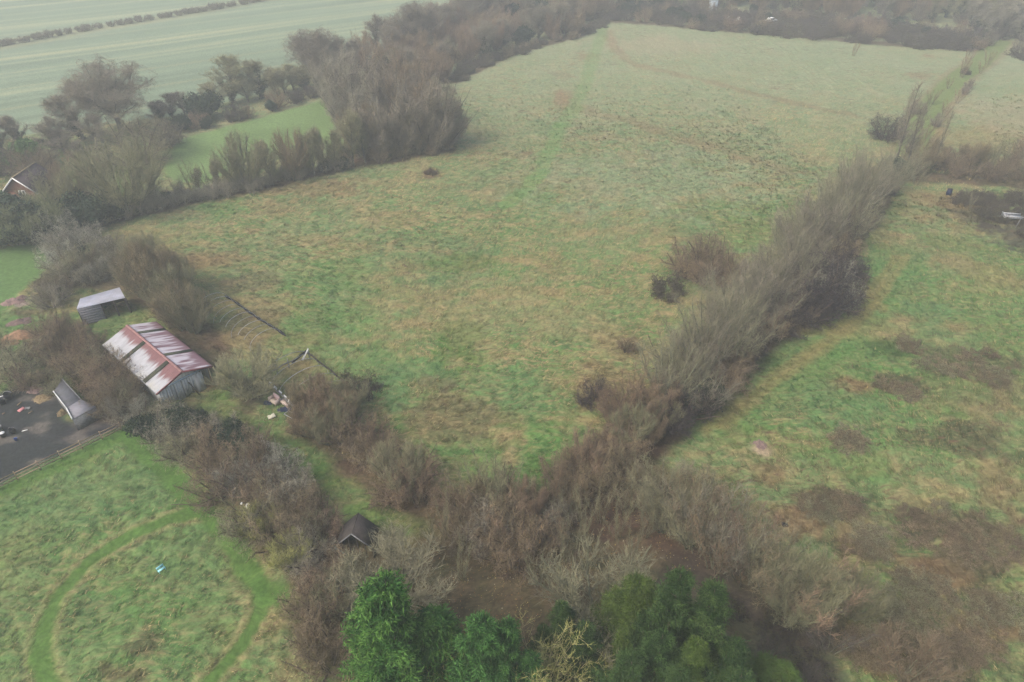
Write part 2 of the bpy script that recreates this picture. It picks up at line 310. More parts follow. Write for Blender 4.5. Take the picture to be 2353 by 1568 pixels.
    line(track_left, 1.3, MOWN, 0.45, 1.2, 2, 0.4)
    # straw fringe beside the mown ring, then the mown turf itself
    line(ring, 1.0, STRAW, 0.45, 0.3, 0.4, 0, None, 0); line(ring2, 1.0, STRAW, 0.45, 0.3, 0.4, 0, None, 0)
    line(ring, 0.5, MOWN*(0.7+0.4*n_s[..., None]+.25*n_f[..., None]), .95, 0.4, 0.7, 1, 1, 1); line(ring2, 0.5, MOWN*(0.7+0.4*n_s[..., None]+.25*n_f[..., None]), .95, 0.4, 0.7, 1, 1, 1)
    line(path_main, 0.75, MOWN*(0.65+0.5*n_s[..., None]+.25*n_f[..., None]), .95, 0.7, 1.0, 1, 1, 1); line(fence_strip, 0.6, MOWN, 0.9, 0.9, 0.8, 0.8)
    def area(P, c, st, soft, wb, smooth, zone, sk=1.0):
        nonlocal S, B, R, T, Z
        d = sdpoly(x, y, P)+wob*wb; m = st*sst(0, soft, d+soft/2); mix(m, c)
        S = S*(1-sk*m); B = B*(1-sk*m); R = R*(1-smooth*m); T = T*(1-smooth*m)
        Z = np.where(m > 0.5*st, zone, Z).astype(np.int8)
    n5 = n_m[..., None]
    area(paddock, np.array([0.125, 0.19, 0.065])*(0.8+0.4*n5), 1, 2, 1.5, 0.95, 3); area(paddock_far, np.array([0.13, 0.19, 0.06])*(0.8+0.4*n5), 1, 2, 2, 0.9, 3)
    area(lawn, np.array([0.085, 0.15, 0.045])*(0.75+0.5*n5), 1, 1, 1, 0.95, 3); area(beyond, CROP, 1, 3, 1, 1, 4)
    # crop field: drilled rows
    a = G(0, 190); b = G(860, 66); dv = (b-a)/np.linalg.norm(b-a); t = (x-a[0])*dv[1]-(y-a[1])*dv[0]; lo = (x*dv[0]+y*dv[1])
    rows = 0.45*vnoise(t/2.3, lo/160, 91)+0.35*vnoise(t/5.5, lo/240, 92)+0.2*vnoise(t/14, lo/60, 94); rows = (rows-.5)*1.15+.5
    tram = (np.abs((t/18.0) % 1-0.5) < 0.045)
    cc = CROP*(0.72+0.5*rows[..., None])+(STRAW*0.35-CROP*0.2)*(sst(0.5, 0.75, rows)[..., None])
    cc = np.where(tram[..., None], cc*0.85+STRAW*0.25, cc)
    area(crop_poly, cc, 1, 2, 1, 1, 4)
    d = dist_line(x, y, crop_edge); m = 0.5*(1-sst(3, 9, d)); mix(m*(Z == 4), STRAW*0.6+CROP*0.4)
    yn = fbm(x/2.5, y/1.6, 95, 4)[..., None]
    area(yard_p, YARD*(0.75+0.5*yn)+np.array([0.06, 0.048, 0.034])*sst(0.5, 0.66, yn), 0.97, 1.2, 1.6, 0.9, 5)
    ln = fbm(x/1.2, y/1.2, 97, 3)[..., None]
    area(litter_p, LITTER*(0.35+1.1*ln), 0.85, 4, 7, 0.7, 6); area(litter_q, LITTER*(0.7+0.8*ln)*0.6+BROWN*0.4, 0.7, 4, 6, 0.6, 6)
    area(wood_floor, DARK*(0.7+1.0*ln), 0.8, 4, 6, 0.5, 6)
    C = C*(0.86+0.28*n_f[..., None]*R[..., None]+0.14*(1-R[..., None]))
    return C, np.clip(S, 0, 1), np.clip(B, 0, 1), np.clip(R, 0, 1), np.clip(T, 0, 1), Z

def axis_lines(fine0, fine1, step, grow, lim0, lim1, maxstep):
    a = list(np.arange(fine0, fine1, step)); s = step
    while a[-1] < lim1:
        s = min(s*grow, maxstep if a[-1] < 420 else 200); a.append(a[-1]+s)
    s = step; b = [fine0]
    while b[-1] > lim0:
        s = min(s*grow, maxstep if abs(b[-1]) < 420 else 200); b.append(b[-1]-s)
    return np.array(b[:0:-1]+a)
gx = axis_lines(-85, 85, 0.34, 1.02, -1500, 1500, 1.3); gy = axis_lines(22, 120, 0.34, 1.012, -1500, 1500, 1.5)
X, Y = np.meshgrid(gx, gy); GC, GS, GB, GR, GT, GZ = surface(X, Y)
tus = 0.8*fbm(X/0.8, Y/0.7, 5, 2)+0.8*fbm(X/0.42, Y/0.42, 7, 1)
GH = z0(X, Y)+0.42*GR*(tus-0.8)*(1-0.5*sst(120, 220, Y))+0.03*(1-GR)*(tus-0.8)
land = attrmat("land_surface")
nx = len(gx); ny = len(gy)
VV = np.stack([X, Y, GH], -1).reshape(-1, 3); CC = GC.reshape(-1, 3); MM = np.stack([GS, GB, GR], -1).reshape(-1, 3)
ii, jj = np.meshgrid(np.arange(nx-1), np.arange(ny-1)); q0 = (jj*nx+ii).ravel()
Q = np.stack([q0, q0+1, q0+nx+1, q0+nx], -1); zc = GZ.reshape(-1)[q0]
ZN = {0: ("ground", "rough meadow of green and straw coloured grass across the whole valley", "meadow"), 1: ("path", "bright green mown path curving into a ring in the rough grass", "path"),
      2: ("lane", "grassy lane running down from the far tree belt between saplings", "lane"), 3: ("lawn", "smooth bright green paddock and garden lawn beside the hedgerow", "lawn"),
      4: ("field", "pale green drilled crop field with long straight rows", "field"), 5: ("yard_ground", "dark cinder surface of the yard beside the rail fence", "yard"),
      6: ("woodland_ground", "brown leaf litter under the bare trees at the foot of the meadow", "leaf litter ground")}
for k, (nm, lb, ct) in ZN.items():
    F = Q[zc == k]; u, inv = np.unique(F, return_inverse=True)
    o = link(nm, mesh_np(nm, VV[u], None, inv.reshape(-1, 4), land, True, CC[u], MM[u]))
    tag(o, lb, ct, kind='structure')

# ------------------------------------------------------------------ standing and lodged grass, fallen leaves
rng = np.random.default_rng(5)
def in_view(x, y, m=4):
    return (np.abs(x) < (y*cos(PITCH)+CAM_H*sin(PITCH))*0.75+m)
def grass(name, label, cat, bands, zones, blade, tall, seed, sel=None):
    r = np.random.default_rng(seed); Vs = []; Cs = []
    for y0_, y1_, dens, nb, sc in bands:
        wmax = (y1_*cos(PITCH)+CAM_H*sin(PITCH))*0.75+4; n = int((y1_-y0_)*2*wmax*dens)
        x = r.uniform(-wmax, wmax, n); y = r.uniform(y0_, y1_, n); k = in_view(x, y); x = x[k]; y = y[k]
        C, S, B, R, T, Z = surface(x, y)
        k = np.isin(Z, zones) & (r.random(len(x)) < T*(1-sst(140, 190, y)))
        if sel is not None: k &= sel(x, y, S, B, r)
        x, y, C, S, B, T = x[k], y[k], C[k], S[k], B[k], T[k]
        N = len(x)
        fl = 0.25+2.2*(fbm(x/16, y/16, 101, 2)-0.5)+pi*(fbm(x/40, y/40, 103, 1) > 0.5)+0.8*sst(12, 40, x)*(y < 100)*-1
        x = np.repeat(x, nb); y = np.repeat(y, nb); C = np.repeat(C, nb, 0); S = np.repeat(S, nb); B = np.repeat(B, nb); fl = np.repeat(fl, nb); M = len(x)
        tuft = np.repeat(r.random(N), nb)
        x = x+r.normal(0, 0.16*sc, M); y = y+r.normal(0, 0.16*sc, M)
        kind = r.random(M)*0.55+tuft*0.45
        st = kind < S*0.48; br = (kind > 1-B*0.22)
        cf = (1-.65*sst(85, 145, y))[:, None]; C = C*(1+(0.8*tuft[:, None]-.4)*cf)
        C[st] = (STRAW*(0.85+0.75*r.random((st.sum(), 1)))); br &= (y < 125); C[br] = BROWN*(0.45+0.8*r.random((br.sum(), 1)))
        C = C*(0.75+0.5*r.random((M, 1)))
        an = fl+r.normal(0, 0.55, M); el = np.clip(r.normal(0.55, 0.25, M), 0.12, 1.4)*tall[1]+tall[2]
        L = tall[0]*sc*r.uniform(0.6, 1.3, M); w = blade*sc*r.uniform(0.6, 1.2, M)
        base = np.stack([x, y, z0(x, y)-0.04], -1)
        d = np.stack([np.cos(an)*np.cos(el), np.sin(an)*np.cos(el), np.sin(el)], -1)
        s = np.stack([-np.sin(an), np.cos(an), r.normal(0, .25, M)], -1)*w[:, None]
        V = np.stack([base-s, base+s, base+d*L[:, None]], 1).reshape(-1, 3); Vs.append(V); Cs.append(np.repeat(C, 3, 0))
    V = np.concatenate(Vs); o = link(name, mesh_np(name, V, np.arange(len(V)), None, grass_mat, False, np.concatenate(Cs)))
    return tag(o, label, cat, kind='stuff')
grass_mat = attrmat("grass_blades", False)
grass("rough_grass", "lodged rough grass mixed green and straw over the open meadow", "grass",
      [(22, 60, 8, 9, 0.75), (60, 100, 5.0, 8, 0.9), (100, 150, 2.4, 7, 1.2), (150, 190, 1.0, 6, 1.5)], [0, 2], 0.035, (0.5, 1, 0), 1)
grass("weed_stalks", "brown dead dock and thistle stalks standing in the rough grass", "dead stalks",
      [(22, 62, 2.2, 4, 1.0), (62, 110, 1.0, 4, 1.2)], [0, 6], 0.018, (0.6, 0.6, 0.7), 2, lambda x, y, S, B, r: r.random(len(x)) < sst(0.45, 0.9, B)*0.9)
# fallen leaves
n = 5000; lx = rng.uniform(-8, 17, n); ly = rng.uniform(27, 52, n)
k = (sdpoly(lx, ly, litter_p) > -1.5) & (fbm(lx/3, ly/3, 7, 2) > 0.38); lx = lx[k]; ly = ly[k]; n = len(lx)
a = rng.uniform(0, 2*pi, n); s = rng.uniform(0.02, 0.045, n)
b0 = np.stack([lx, ly, z0(lx, ly)+0.10+0.08*rng.random(n)], -1)
u = np.stack([np.cos(a), np.sin(a), rng.normal(0, .4, n)], -1)*s[:, None]; v = np.stack([-np.sin(a), np.cos(a), rng.normal(0, .4, n)], -1)*s[:, None]
lc = np.array([[.42, .34, .10], [.50, .45, .30], [.34, .17, .06], [.22, .11, .05], [.30, .26, .06]])[rng.choice(5, n, p=[.2, .1, .28, .3, .12])]
o = link("fallen_leaves", mesh_np("fallen_leaves", np.stack([b0-u, b0+v, b0+u, b0-v], 1), None, np.arange(4*n), attrmat("leaf_scatter", False), False, np.repeat(lc, 4, 0)))
tag(o, "yellow and russet fallen leaves scattered on the brown woodland ground", "fallen leaves", kind='stuff')

# ------------------------------------------------------------------ plants: prototypes
def unit(v): return v/(np.linalg.norm(v, axis=-1, keepdims=True)+1e-9)
UP = np.array([0, 0, 1.0])
def skeleton(spec, r):
    """Stems, limbs and side branches as tapering segments."""
    segs = []; tips = []
    def grow(p, d, L, rad, lv):
        lvl = spec['lv'][lv]; n = lvl.get('seg', 5); pts = [p]; ds = []
        for i in range(n):
            d = unit(d+r.normal(0, lvl.get('w', .15), 3)+lvl.get('up', .1)*UP); ds.append(d); p = p+d*L/n
            if p[2] < 0.1: p = np.array([p[0], p[1], 0.1])
            pts.append(p)
        for i in range(n):
            segs.append((pts[i], pts[i+1], rad*(1-0.75*i/n), rad*(1-0.75*(i+1)/n), lv))
        if lv+1 < len(spec['lv']):
            c = spec['lv'][lv+1]; m = c['n'] if isinstance(c['n'], int) else r.integers(*c['n'])
            for k in range(m):
                t = c.get('f0', .25)+(1-c.get('f0', .25))*(k+r.random())/m; t = min(t, .999)
                i = int(t*n); q = pts[i]+(pts[i+1]-pts[i])*(t*n-i); b = ds[i]
                az = k*2.4+r.normal(0, .5); side = np.array([cos(az), sin(az), 0.0]); side = unit(side-b*np.dot(side, b)) if abs(b[2]) > .3 else unit(np.cross(b, r.normal(0, 1, 3)))
                a = c.get('a', .8)*r.uniform(*c.get('av', (.75, 1.25)))
                nd = b*cos(a)+side*sin(a)
                sh = c.get('shape', 'lin'); f = {'lin': 1-.6*t, 'dome': (1-((t-.35)/.75)**2 if t > .35 else .75+.7*t), 'flat': 1.0, 'cone': 1.05-t}[sh]
                grow(q, nd, c['L']*max(f, .2)*r.uniform(.75, 1.2), max(rad*(1-.75*t)*c.get('rr', .55), .008), lv+1)
        else: tips.append(len(segs))
    for s in range(spec.get('stems', 1)):
        az = s*2.4+r.random(); ln = spec.get('lean', 0)*r.uniform(.3, 1) if spec.get('stems', 1) > 1 else spec.get('lean', 0)
        b = np.array([cos(az), sin(az), 0])*spec.get('spread', 0)*r.random()
        d = unit(np.array([cos(az)*ln, sin(az)*ln, 1.0]))
        if spec.get('stems', 1) > 1: segs.append((np.array([0, 0, -.2]), np.array([b[0], b[1], -.12]), spec['rad'], spec['rad'], 0))
        grow(np.array([b[0], b[1], -0.15]), d, spec['H']*r.uniform(.85, 1.05)*(1-.18*ln), spec['rad'], 0)
    return segs
def tubes(segs, k=4):
    P = np.array([s[0] for s in segs]); Q = np.array([s[1] for s in segs]); r0 = np.array([s[2] for s in segs]); r1 = np.array([s[3] for s in segs])
    d = unit(Q-P); u = unit(np.cross(d, np.array([.31, .17, .93]))); n = np.cross(d, u); N = len(P)
    a = np.arange(k)*2*pi/k; ring = np.cos(a)[None, :, None]*u[:, None]+np.sin(a)[None, :, None]*n[:, None]
    V = np.stack([P[:, None]+ring*r0[:, None, None], Q[:, None]+ring*r1[:, None, None]], 1).reshape(-1, 3)
    b = (np.arange(N)*2*k)[:, None]; j = np.arange(k)[None]; j1 = (j+1) % k
    return V, np.stack([b+j, b+j1, b+k+j1, b+k+j], -1).reshape(-1, 4)
def slivers(P, d, L, w, r):
    s = unit(np.cross(d, r.normal(0, 1, P.shape)))*(w/2)[:, None] if hasattr(w, '__len__') else unit(np.cross(d, r.normal(0, 1, P.shape)))*w/2
    return np.stack([P-s, P+s, P+d*L[:, None]], 1)
def twigs(segs, spec, r):
    T = spec['tw']; last = [s for s in segs if s[4] >= len(spec['lv'])-1-T.get('deep', 1) and s[1][2] > T.get('zmin', .2)]
    P = np.array([s[0] for s in last]); Q = np.array([s[1] for s in last]); ln = np.linalg.norm(Q-P, axis=1)
    m = np.maximum(1, (ln*T['n']+r.random(len(ln))).astype(int)); i = np.repeat(np.arange(len(P)), m)
    t = r.random(len(i))[:, None]; p = P[i]+(Q[i]-P[i])*t; d = unit(unit(Q-P)[i]*T.get('fwd', .8)+r.normal(0, T.get('s', .6), p.shape)+UP*T.get('up', .3))
    L = T['L']*r.uniform(.5, 1.3, len(i)); w = T['w']; out = [slivers(p, d, L, np.full(len(i), w), r)]
    k = T.get('k', 3); t = r.random((len(i), k, 1))*.8+.15
    p2 = (p[:, None]+d[:, None]*L[:, None, None]*t).reshape(-1, 3); d2 = unit(np.repeat(d, k, 0)*.7+r.normal(0, T.get('s', .6)*.9, p2.shape)+UP*T.get('up', .3)*.8)
    L2 = np.repeat(L, k)*r.uniform(.35, .8, len(p2)); out.append(slivers(p2, d2, L2, np.full(len(p2), w*.75), r))
    V = np.concatenate(out)
    if 'env' in spec:
        V = V[inside(V[:, 2], spec['env'], r)]
    V = V.reshape(-1, 3); V[:, 2] = np.maximum(V[:, 2], 0.02); return V
def inside(p, env, r):
    R, zc, top = env; q = np.hypot(p[:, 0], p[:, 1])/R; z = (p[:, 2]-zc); z = z/np.where(z > 0, top-zc, zc+2.0); a = np.arctan2(p[:, 1], p[:, 0])
    return q**2+z**2 < (1+.07*np.sin(a*3+p[:, 2]*.8)+.05*np.sin(a*7-p[:, 2]*1.9)+r.normal(0, .05, len(p)))**2
def leafcloud(cs, n, size, r, hollow=.6, up=.3):
    """Many small leaf faces spread through overlapping lobes: (x, y, z, rx, rz)."""
    cs = np.array(cs, float); wgt = cs[:, 3]**2; i = r.choice(len(cs), n, p=wgt/wgt.sum()); v = unit(r.normal(0, 1, (n, 3)))
    rad = (hollow+(1-hollow)*r.random(n))*(1+.22*np.sin(v[:, 0]*7+i)*np.sin(v[:, 1]*6+i*2)*1.0)
    p = cs[i, :3]+v*rad[:, None]*np.stack([cs[i, 3], cs[i, 3], cs[i, 4]], -1)
    nn = unit(v*.6+r.normal(0, .5, v.shape)+UP*up); a = unit(np.cross(nn, r.normal(0, 1, v.shape))); b = np.cross(nn, a); s = size*r.uniform(.6, 1.3, n)[:, None]
    p[:, 2] = np.maximum(p[:, 2], .05)
    return np.stack([p-a*s, p+b*s*.6, p+a*s, p-b*s*.6], 1).reshape(-1, 3)
def lobes(R, H, n, r, z=.55):
    out = []
    for k in range(n):
        a = k*2.4; q = R*.55*math.sqrt((k+.3)/n)*r.uniform(.8, 1.3); s = R*r.uniform(.38, .6)
        out.append((cos(a)*q, sin(a)*q, max(H*z*r.uniform(.6, 1.25)*(1-.3*q/R), s*.5), s, s*r.uniform(.8, 1.1)*H/R/1.6))
    return out
def conifer(H, R, nb, ns, r, droop, frond, width, z_start=.04, upt=.5, spread=.35, power=.8, pieces=4):
    """Layered evergreen: boughs that leave the trunk in all directions and carry hanging sprays of flat fronds."""
    t = np.sort(z_start+(1-z_start)*r.random(nb)**.9); az = np.arange(nb)*2.4+r.normal(0, .4, nb); L = R*(1-t)**power*r.uniform(.45, 1.25, nb)+.2
    woody = [(np.array([0, 0, z*H/8]), np.array([0, 0, (z+1)*H/8]), .02*H*(1-z/8.5), .02*H*(1-(z+1)/8.5), 0) for z in range(8)]
    s = np.clip(np.tile(((np.arange(ns)+.5)/ns)[None], (nb, 1))+r.normal(0, .02, (nb, ns)), .01, 1.05); rise = (upt*(t**2)+.12)[:, None]
    dirs = np.stack([np.cos(az), np.sin(az), np.zeros(nb)], -1)
    z = (t*H)[:, None]+L[:, None]*(rise*s-droop*s**2.2); P = dirs[:, None]*(L[:, None]*s)[..., None]; P[..., 2] = z
    for k in range(0, nb): woody.append((np.array([0, 0, t[k]*H]), P[k, ns//2], .035, .015, 1))
    side = np.stack([-np.sin(az), np.cos(az), np.zeros(nb)], -1)
    P = np.repeat(P.reshape(-1, 3), pieces, 0); D = np.repeat(np.repeat(dirs, ns, 0), pieces, 0); S = np.repeat(np.repeat(side, ns, 0), pieces, 0)
    sl = np.repeat(s.reshape(-1), pieces); sd = r.normal(0, 1, len(P)); P = P+S*(sd*spread*(1.1-sl*.7)*.8)[:, None]+r.normal(0, .15, P.shape)
    d = unit(D*.6+S*(sd*.8)[:, None]+r.normal(0, .45, P.shape)+UP*(.25-droop*sl*.9)[:, None]); Lf = frond*r.uniform(.6, 1.3, len(P))
    V = slivers(P, d, Lf, width*r.uniform(.6, 1.2, len(P)), r)
    d3 = unit(d+UP*-.55*droop-UP*.1+r.normal(0, .3, d.shape)); V2 = slivers(P+d*Lf[:, None]*.45, d3, Lf*.8, width*.8*np.ones(len(P)), r)
    V = np.concatenate([V, V2]).reshape(-1, 3); V[:, 2] = np.maximum(V[:, 2], .05); tipm = np.concatenate([np.repeat(np.tile(sl > .72, 1), 1)]*2); return woody, V, np.repeat(tipm & (r.random(len(tipm)) < .75), 3)

BK = dict(grey=matte('bark_grey', (.15, .135, .115), (.085, .08, .065), 3), olive=matte('bark_olive', (.19, .19, .125), (.10, .105, .065), 3), pale=matte('bark_lichened', (.36, .36, .25), (.20, .20, .12), 4),
          brown=matte('bark_brown', (.12, .09, .07), (.07, .055, .045), 3), dark=matte('bark_dark', (.06, .05, .045), None, 3), yellow=matte('bark_lichen_yellow', (.42, .37, .19), (.24, .21, .11), 3))
TW = dict(oak=matte('twig_oak', (.235, .205, .15), (.16, .14, .105), .6, objvar=.1), brown=matte('twig_brown', (.255, .20, .12), (.15, .118, .078), .5, objvar=.2), red=matte('twig_red', (.28, .20, .125), (.165, .122, .082), .5, objvar=.18),
          olive=matte('twig_olive', (.275, .26, .15), (.165, .158, .095), .5, objvar=.18), pale=matte('twig_pale', (.285, .27, .17), (.18, .17, .11), .5, objvar=.12), grey=matte('twig_grey', (.30, .275, .20), (.18, .165, .125), .5, objvar=.18),
          dark=matte('twig_dark', (.12, .10, .088), (.07, .058, .052), .5, objvar=.16), lich=matte('twig_lichened', (.37, .36, .28), (.20, .19, .145), 1.2), yellow=matte('twig_yellow', (.42, .41, .14), (.26, .25, .10), .5, objvar=.1),
          black=matte('twig_blackthorn', (.062, .05, .05), (.034, .028, .03), .5, objvar=.15),
          green=matte('twig_willow_green', (.24, .26, .14), (.14, .16, .085), .5))
LF = dict(ivy=matte('ivy_leaves', (.035, .06, .025), (.018, .03, .015), 1.2), ever=matte('evergreen_leaves', (.03, .05, .028), (.016, .026, .016), 1.0), cyp=matte('cypress_fronds', (.055, .14, .028), (.018, .055, .012), .9, objvar=.1),
          cyp2=matte('cypress_fronds_blue', (.05, .135, .032), (.02, .06, .016), .9, objvar=.1), yew=matte('spruce_needles', (.042, .082, .022), (.016, .034, .011), .8, objvar=.2), yew2=matte('thuja_fronds', (.075, .125, .022), (.035, .06, .014), .8, objvar=.12),
          bram=matte('bramble_leaves', (.085, .085, .04), (.06, .04, .03), .9), tan=matte('withered_leaves', (.26, .20, .08), (.15, .09, .045), .8), hedge=matte('hedge_leaves', (.07, .13, .035), (.04, .07, .02), .8))

LF['cyp_tip'] = matte('cypress_tips', (.115, .235, .045), (.065, .15, .03), .9, objvar=.1); LF['cyp2_tip'] = matte('cypress_tips_cool', (.09, .21, .05), (.05, .14, .032), .9, objvar=.1)
LF['yew_tip'] = matte('spruce_tips', (.075, .125, .033), (.035, .065, .02), .8, objvar=.2); LF['yew2_tip'] = matte('thuja_tips', (.10, .16, .035), (.055, .09, .02), .8)
SP = {}
def spec(k, **a): SP[k] = a
spec('oak', env=(6.2, 6.6, 12.4), H=5.0, rad=.42, n=2, lv=[dict(seg=4, w=.06, up=.1), dict(n=24, f0=.4, a=.85, av=(.05, 1.55), L=8.4, w=.12, up=.05, seg=6, rr=.5, shape='flat'), dict(n=10, f0=.12, a=.8, L=3.6, w=.2, up=.07, seg=4, rr=.5), dict(n=5, f0=.15, a=.8, L=1.8, w=.25, up=.05, seg=3, rr=.5)],
     tw=dict(n=6.5, L=.85, w=.038, s=.7, up=.15, k=4, deep=1, zmin=1.8), bark='grey', twig='oak', W=15, T=12.5)
spec('ash', H=8.5, rad=.22, n=3, lv=[dict(seg=6, w=.06, up=.12), dict(n=16, f0=.12, a=.75, L=4.6, w=.14, up=.22, seg=5, rr=.45, shape='dome'), dict(n=7, f0=.15, a=.65, L=1.9, w=.2, up=.15, seg=3, rr=.5)],
     tw=dict(n=14, L=.9, w=.042, s=.6, up=.3, k=4), bark='grey', twig='olive', W=7, T=11)
spec('fan', env=(3.3, 2.6, 6.0), H=6.0, rad=.075, stems=18, lean=1.0, spread=.5, n=3, lv=[dict(seg=6, w=.07, up=.08), dict(n=8, f0=.2, a=.45, L=2.2, w=.12, up=.12, seg=4, rr=.5)],
     tw=dict(n=13, L=.8, w=.024, s=.36, up=.4, k=4), bark='olive', twig='olive', W=7, T=6.6)
spec('round', env=(3.1, 1.5, 3.9), H=4.4, rad=.08, stems=14, lean=1.15, spread=.8, n=4, lv=[dict(seg=5, w=.22, up=.02), dict(n=9, f0=.1, a=.85, L=1.9, w=.3, up=.04, seg=4, rr=.5)],
     tw=dict(n=10, L=.6, w=.026, s=.95, up=.1, k=4), bark='brown', twig='brown', W=6.4, T=5.4)
spec('feather', H=10.0, rad=.11, stems=12, lean=.6, spread=.9, n=3, lv=[dict(seg=7, w=.06, up=.04), dict(n=14, f0=.12, a=.65, L=2.8, w=.12, up=.14, seg=4, rr=.4, shape='lin')],
     tw=dict(n=6.5, L=.95, w=.024, s=.45, up=.25, k=3), bark='olive', twig='pale', W=8, T=10.5)
spec('birch', env=(4.6, 4.2, 10.6), H=11.0, rad=.08, stems=19, lean=.9, spread=.9, n=3, lv=[dict(seg=7, w=.06, up=.03), dict(n=17, f0=.06, a=.6, L=2.7, w=.12, up=.15, seg=4, rr=.35, shape='lin')],
     tw=dict(n=11, L=.95, w=.045, s=.65, up=.15, k=4), bark='grey', twig='red', W=9, T=12)
spec('thin', H=6.2, rad=.045, stems=6, lean=.5, spread=.6, n=3, lv=[dict(seg=6, w=.07, up=.06), dict(n=10, f0=.2, a=.5, L=1.6, w=.12, up=.2, seg=3, rr=.4)],
     tw=dict(n=11, L=.65, w=.02, s=.42, up=.4, k=3), bark='olive', twig='red', W=4, T=6.5)
spec('poplar', H=15.0, rad=.12, n=3, lv=[dict(seg=9, w=.06, up=.05), dict(n=30, f0=.2, a=.5, L=2.9, w=.1, up=.35, seg=3, rr=.3, shape='dome')],
     tw=dict(n=5, L=.9, w=.034, s=.4, up=.4, k=3), bark='grey', twig='oak', W=4, T=15.5)
spec('spread', H=2.2, rad=.16, n=2, lv=[dict(seg=3, w=.05), dict(n=13, f0=.35, a=.85, L=5.0, w=.10, up=.2, seg=6, rr=.6, shape='flat'), dict(n=9, f0=.1, a=.5, L=2.4, w=.14, up=.22, seg=4, rr=.5), dict(n=4, f0=.15, a=.5, L=1.1, w=.2, up=.2, seg=3, rr=.55)],
     tw=dict(n=2.2, L=.5, w=.022, s=.4, up=.35, k=2, deep=1), bark='olive', twig='olive', W=8, T=6.5)
SP['gold'] = dict(SP['spread'], bark='yellow', twig='yellow', n=2, lv=[dict(seg=3, w=.05), dict(n=20, f0=.3, a=.8, av=(.1, 1.5), L=5.0, w=.12, up=.12, seg=6, rr=.5, shape='flat'), dict(n=9, f0=.1, a=.6, L=2.2, w=.18, up=.15, seg=4, rr=.5), dict(n=4, f0=.15, a=.6, L=1.0, w=.2, up=.15, seg=3, rr=.55)])
spec('bramble', H=1.7, rad=.02, stems=26, lean=2.3, spread=1.6, n=3, lv=[dict(seg=5, w=.2, up=-.12), dict(n=5, f0=.1, a=.7, L=1.0, w=.25, up=-.05, seg=3, rr=.6)],
     tw=dict(n=14, L=.45, w=.024, s=.7, up=.1, k=3, zmin=.05), bark='dark', twig='dark', leaf=('bram', 1800, .08), W=5, T=1.6)
spec('hedge', H=1.9, rad=.03, stems=16, lean=.7, spread=1.0, n=3, lv=[dict(seg=4, w=.18, up=.1), dict(n=6, f0=.1, a=.7, L=.9, w=.2, up=.15, seg=3, rr=.5)],
     tw=dict(n=22, L=.45, w=.024, s=.6, up=.3, k=3, zmin=.05), bark='brown', twig='grey', W=3.6, T=2.3)
PROTO = {}
def proto(kind, twig=None, ivy=False, leaf=None):
    key = (kind, twig, ivy, leaf)
    if key in PROTO: return PROTO[key]
    out = []; S = SP[kind]
    for v in range(S.get('n', 2)):
        r = np.random.default_rng(abs(hash_s(str((kind, v)))) % 100000); sg = skeleton(S, r)
        if 'env' in S:
            ok = inside(np.array([q_[1] for q_ in sg]), S['env'], r); sg = [q_ for q_, k_ in zip(sg, ok) if k_ or q_[4] == 0 and q_[1][2] < S['env'][2]*1.0]
        big = [s for s in sg if s[2] > .05]; sm = [s for s in sg if s[2] <= .05]
        V1, F1 = tubes(big, 6) if big else (np.zeros((0, 3)), np.zeros((0, 4), int)); V2, F2 = tubes(sm, 3) if sm else (np.zeros((0, 3)), np.zeros((0, 4), int))
        kk = (kind, v)
        tm = mesh_np("trunk", np.vstack([V1, V2]), None, np.vstack([F1, F2+len(V1)]), BK[S['bark']], True)
        TV = twigs(sg, S, r); cm = mesh_np("crown", TV, np.arange(len(TV)), None, TW[twig or S['twig']]); im = lm = None
        if ivy:
            st = [s for s in big if s[4] <= 1 and s[0][2] < S['H']*.8][:22]
            c = [(*((s[0]+s[1])/2), .5, .75) for s in st] or [(0, 0, 1.5, .6, 1.4)]
            iv = leafcloud(c, 2600, .12, r, .5); im = mesh_np("ivy", iv, None, np.arange(len(iv)), LF['ivy'])
        lf = leaf or S.get('leaf')
        if lf:
            nm, n_, sz = lf; pick = r.integers(0, len(TV)//3, n_); p = TV[pick*3+2]+r.normal(0, .1, (n_, 3)); p[:, 2] = np.maximum(p[:, 2], .04)
            a = unit(r.normal(0, 1, p.shape)); b = unit(np.cross(a, r.normal(0, 1, p.shape))); q = np.stack([p-a*sz, p+b*sz*.6, p+a*sz, p-b*sz*.6], 1).reshape(-1, 3); q[:, 2] = np.maximum(q[:, 2], .02)
            lm = mesh_np("leaves", q, None, np.arange(len(q)), LF[nm])
        out.append(dict(trunk=tm, crown=cm, ivy=im, leaves=lm))
    PROTO[key] = out; return out
def hash_s(s):
    h = 7
    for c in s: h = (h*131+ord(c)) & 0x7fffffff
    return h
def U_(r): return r.uniform(.7, 1.3)
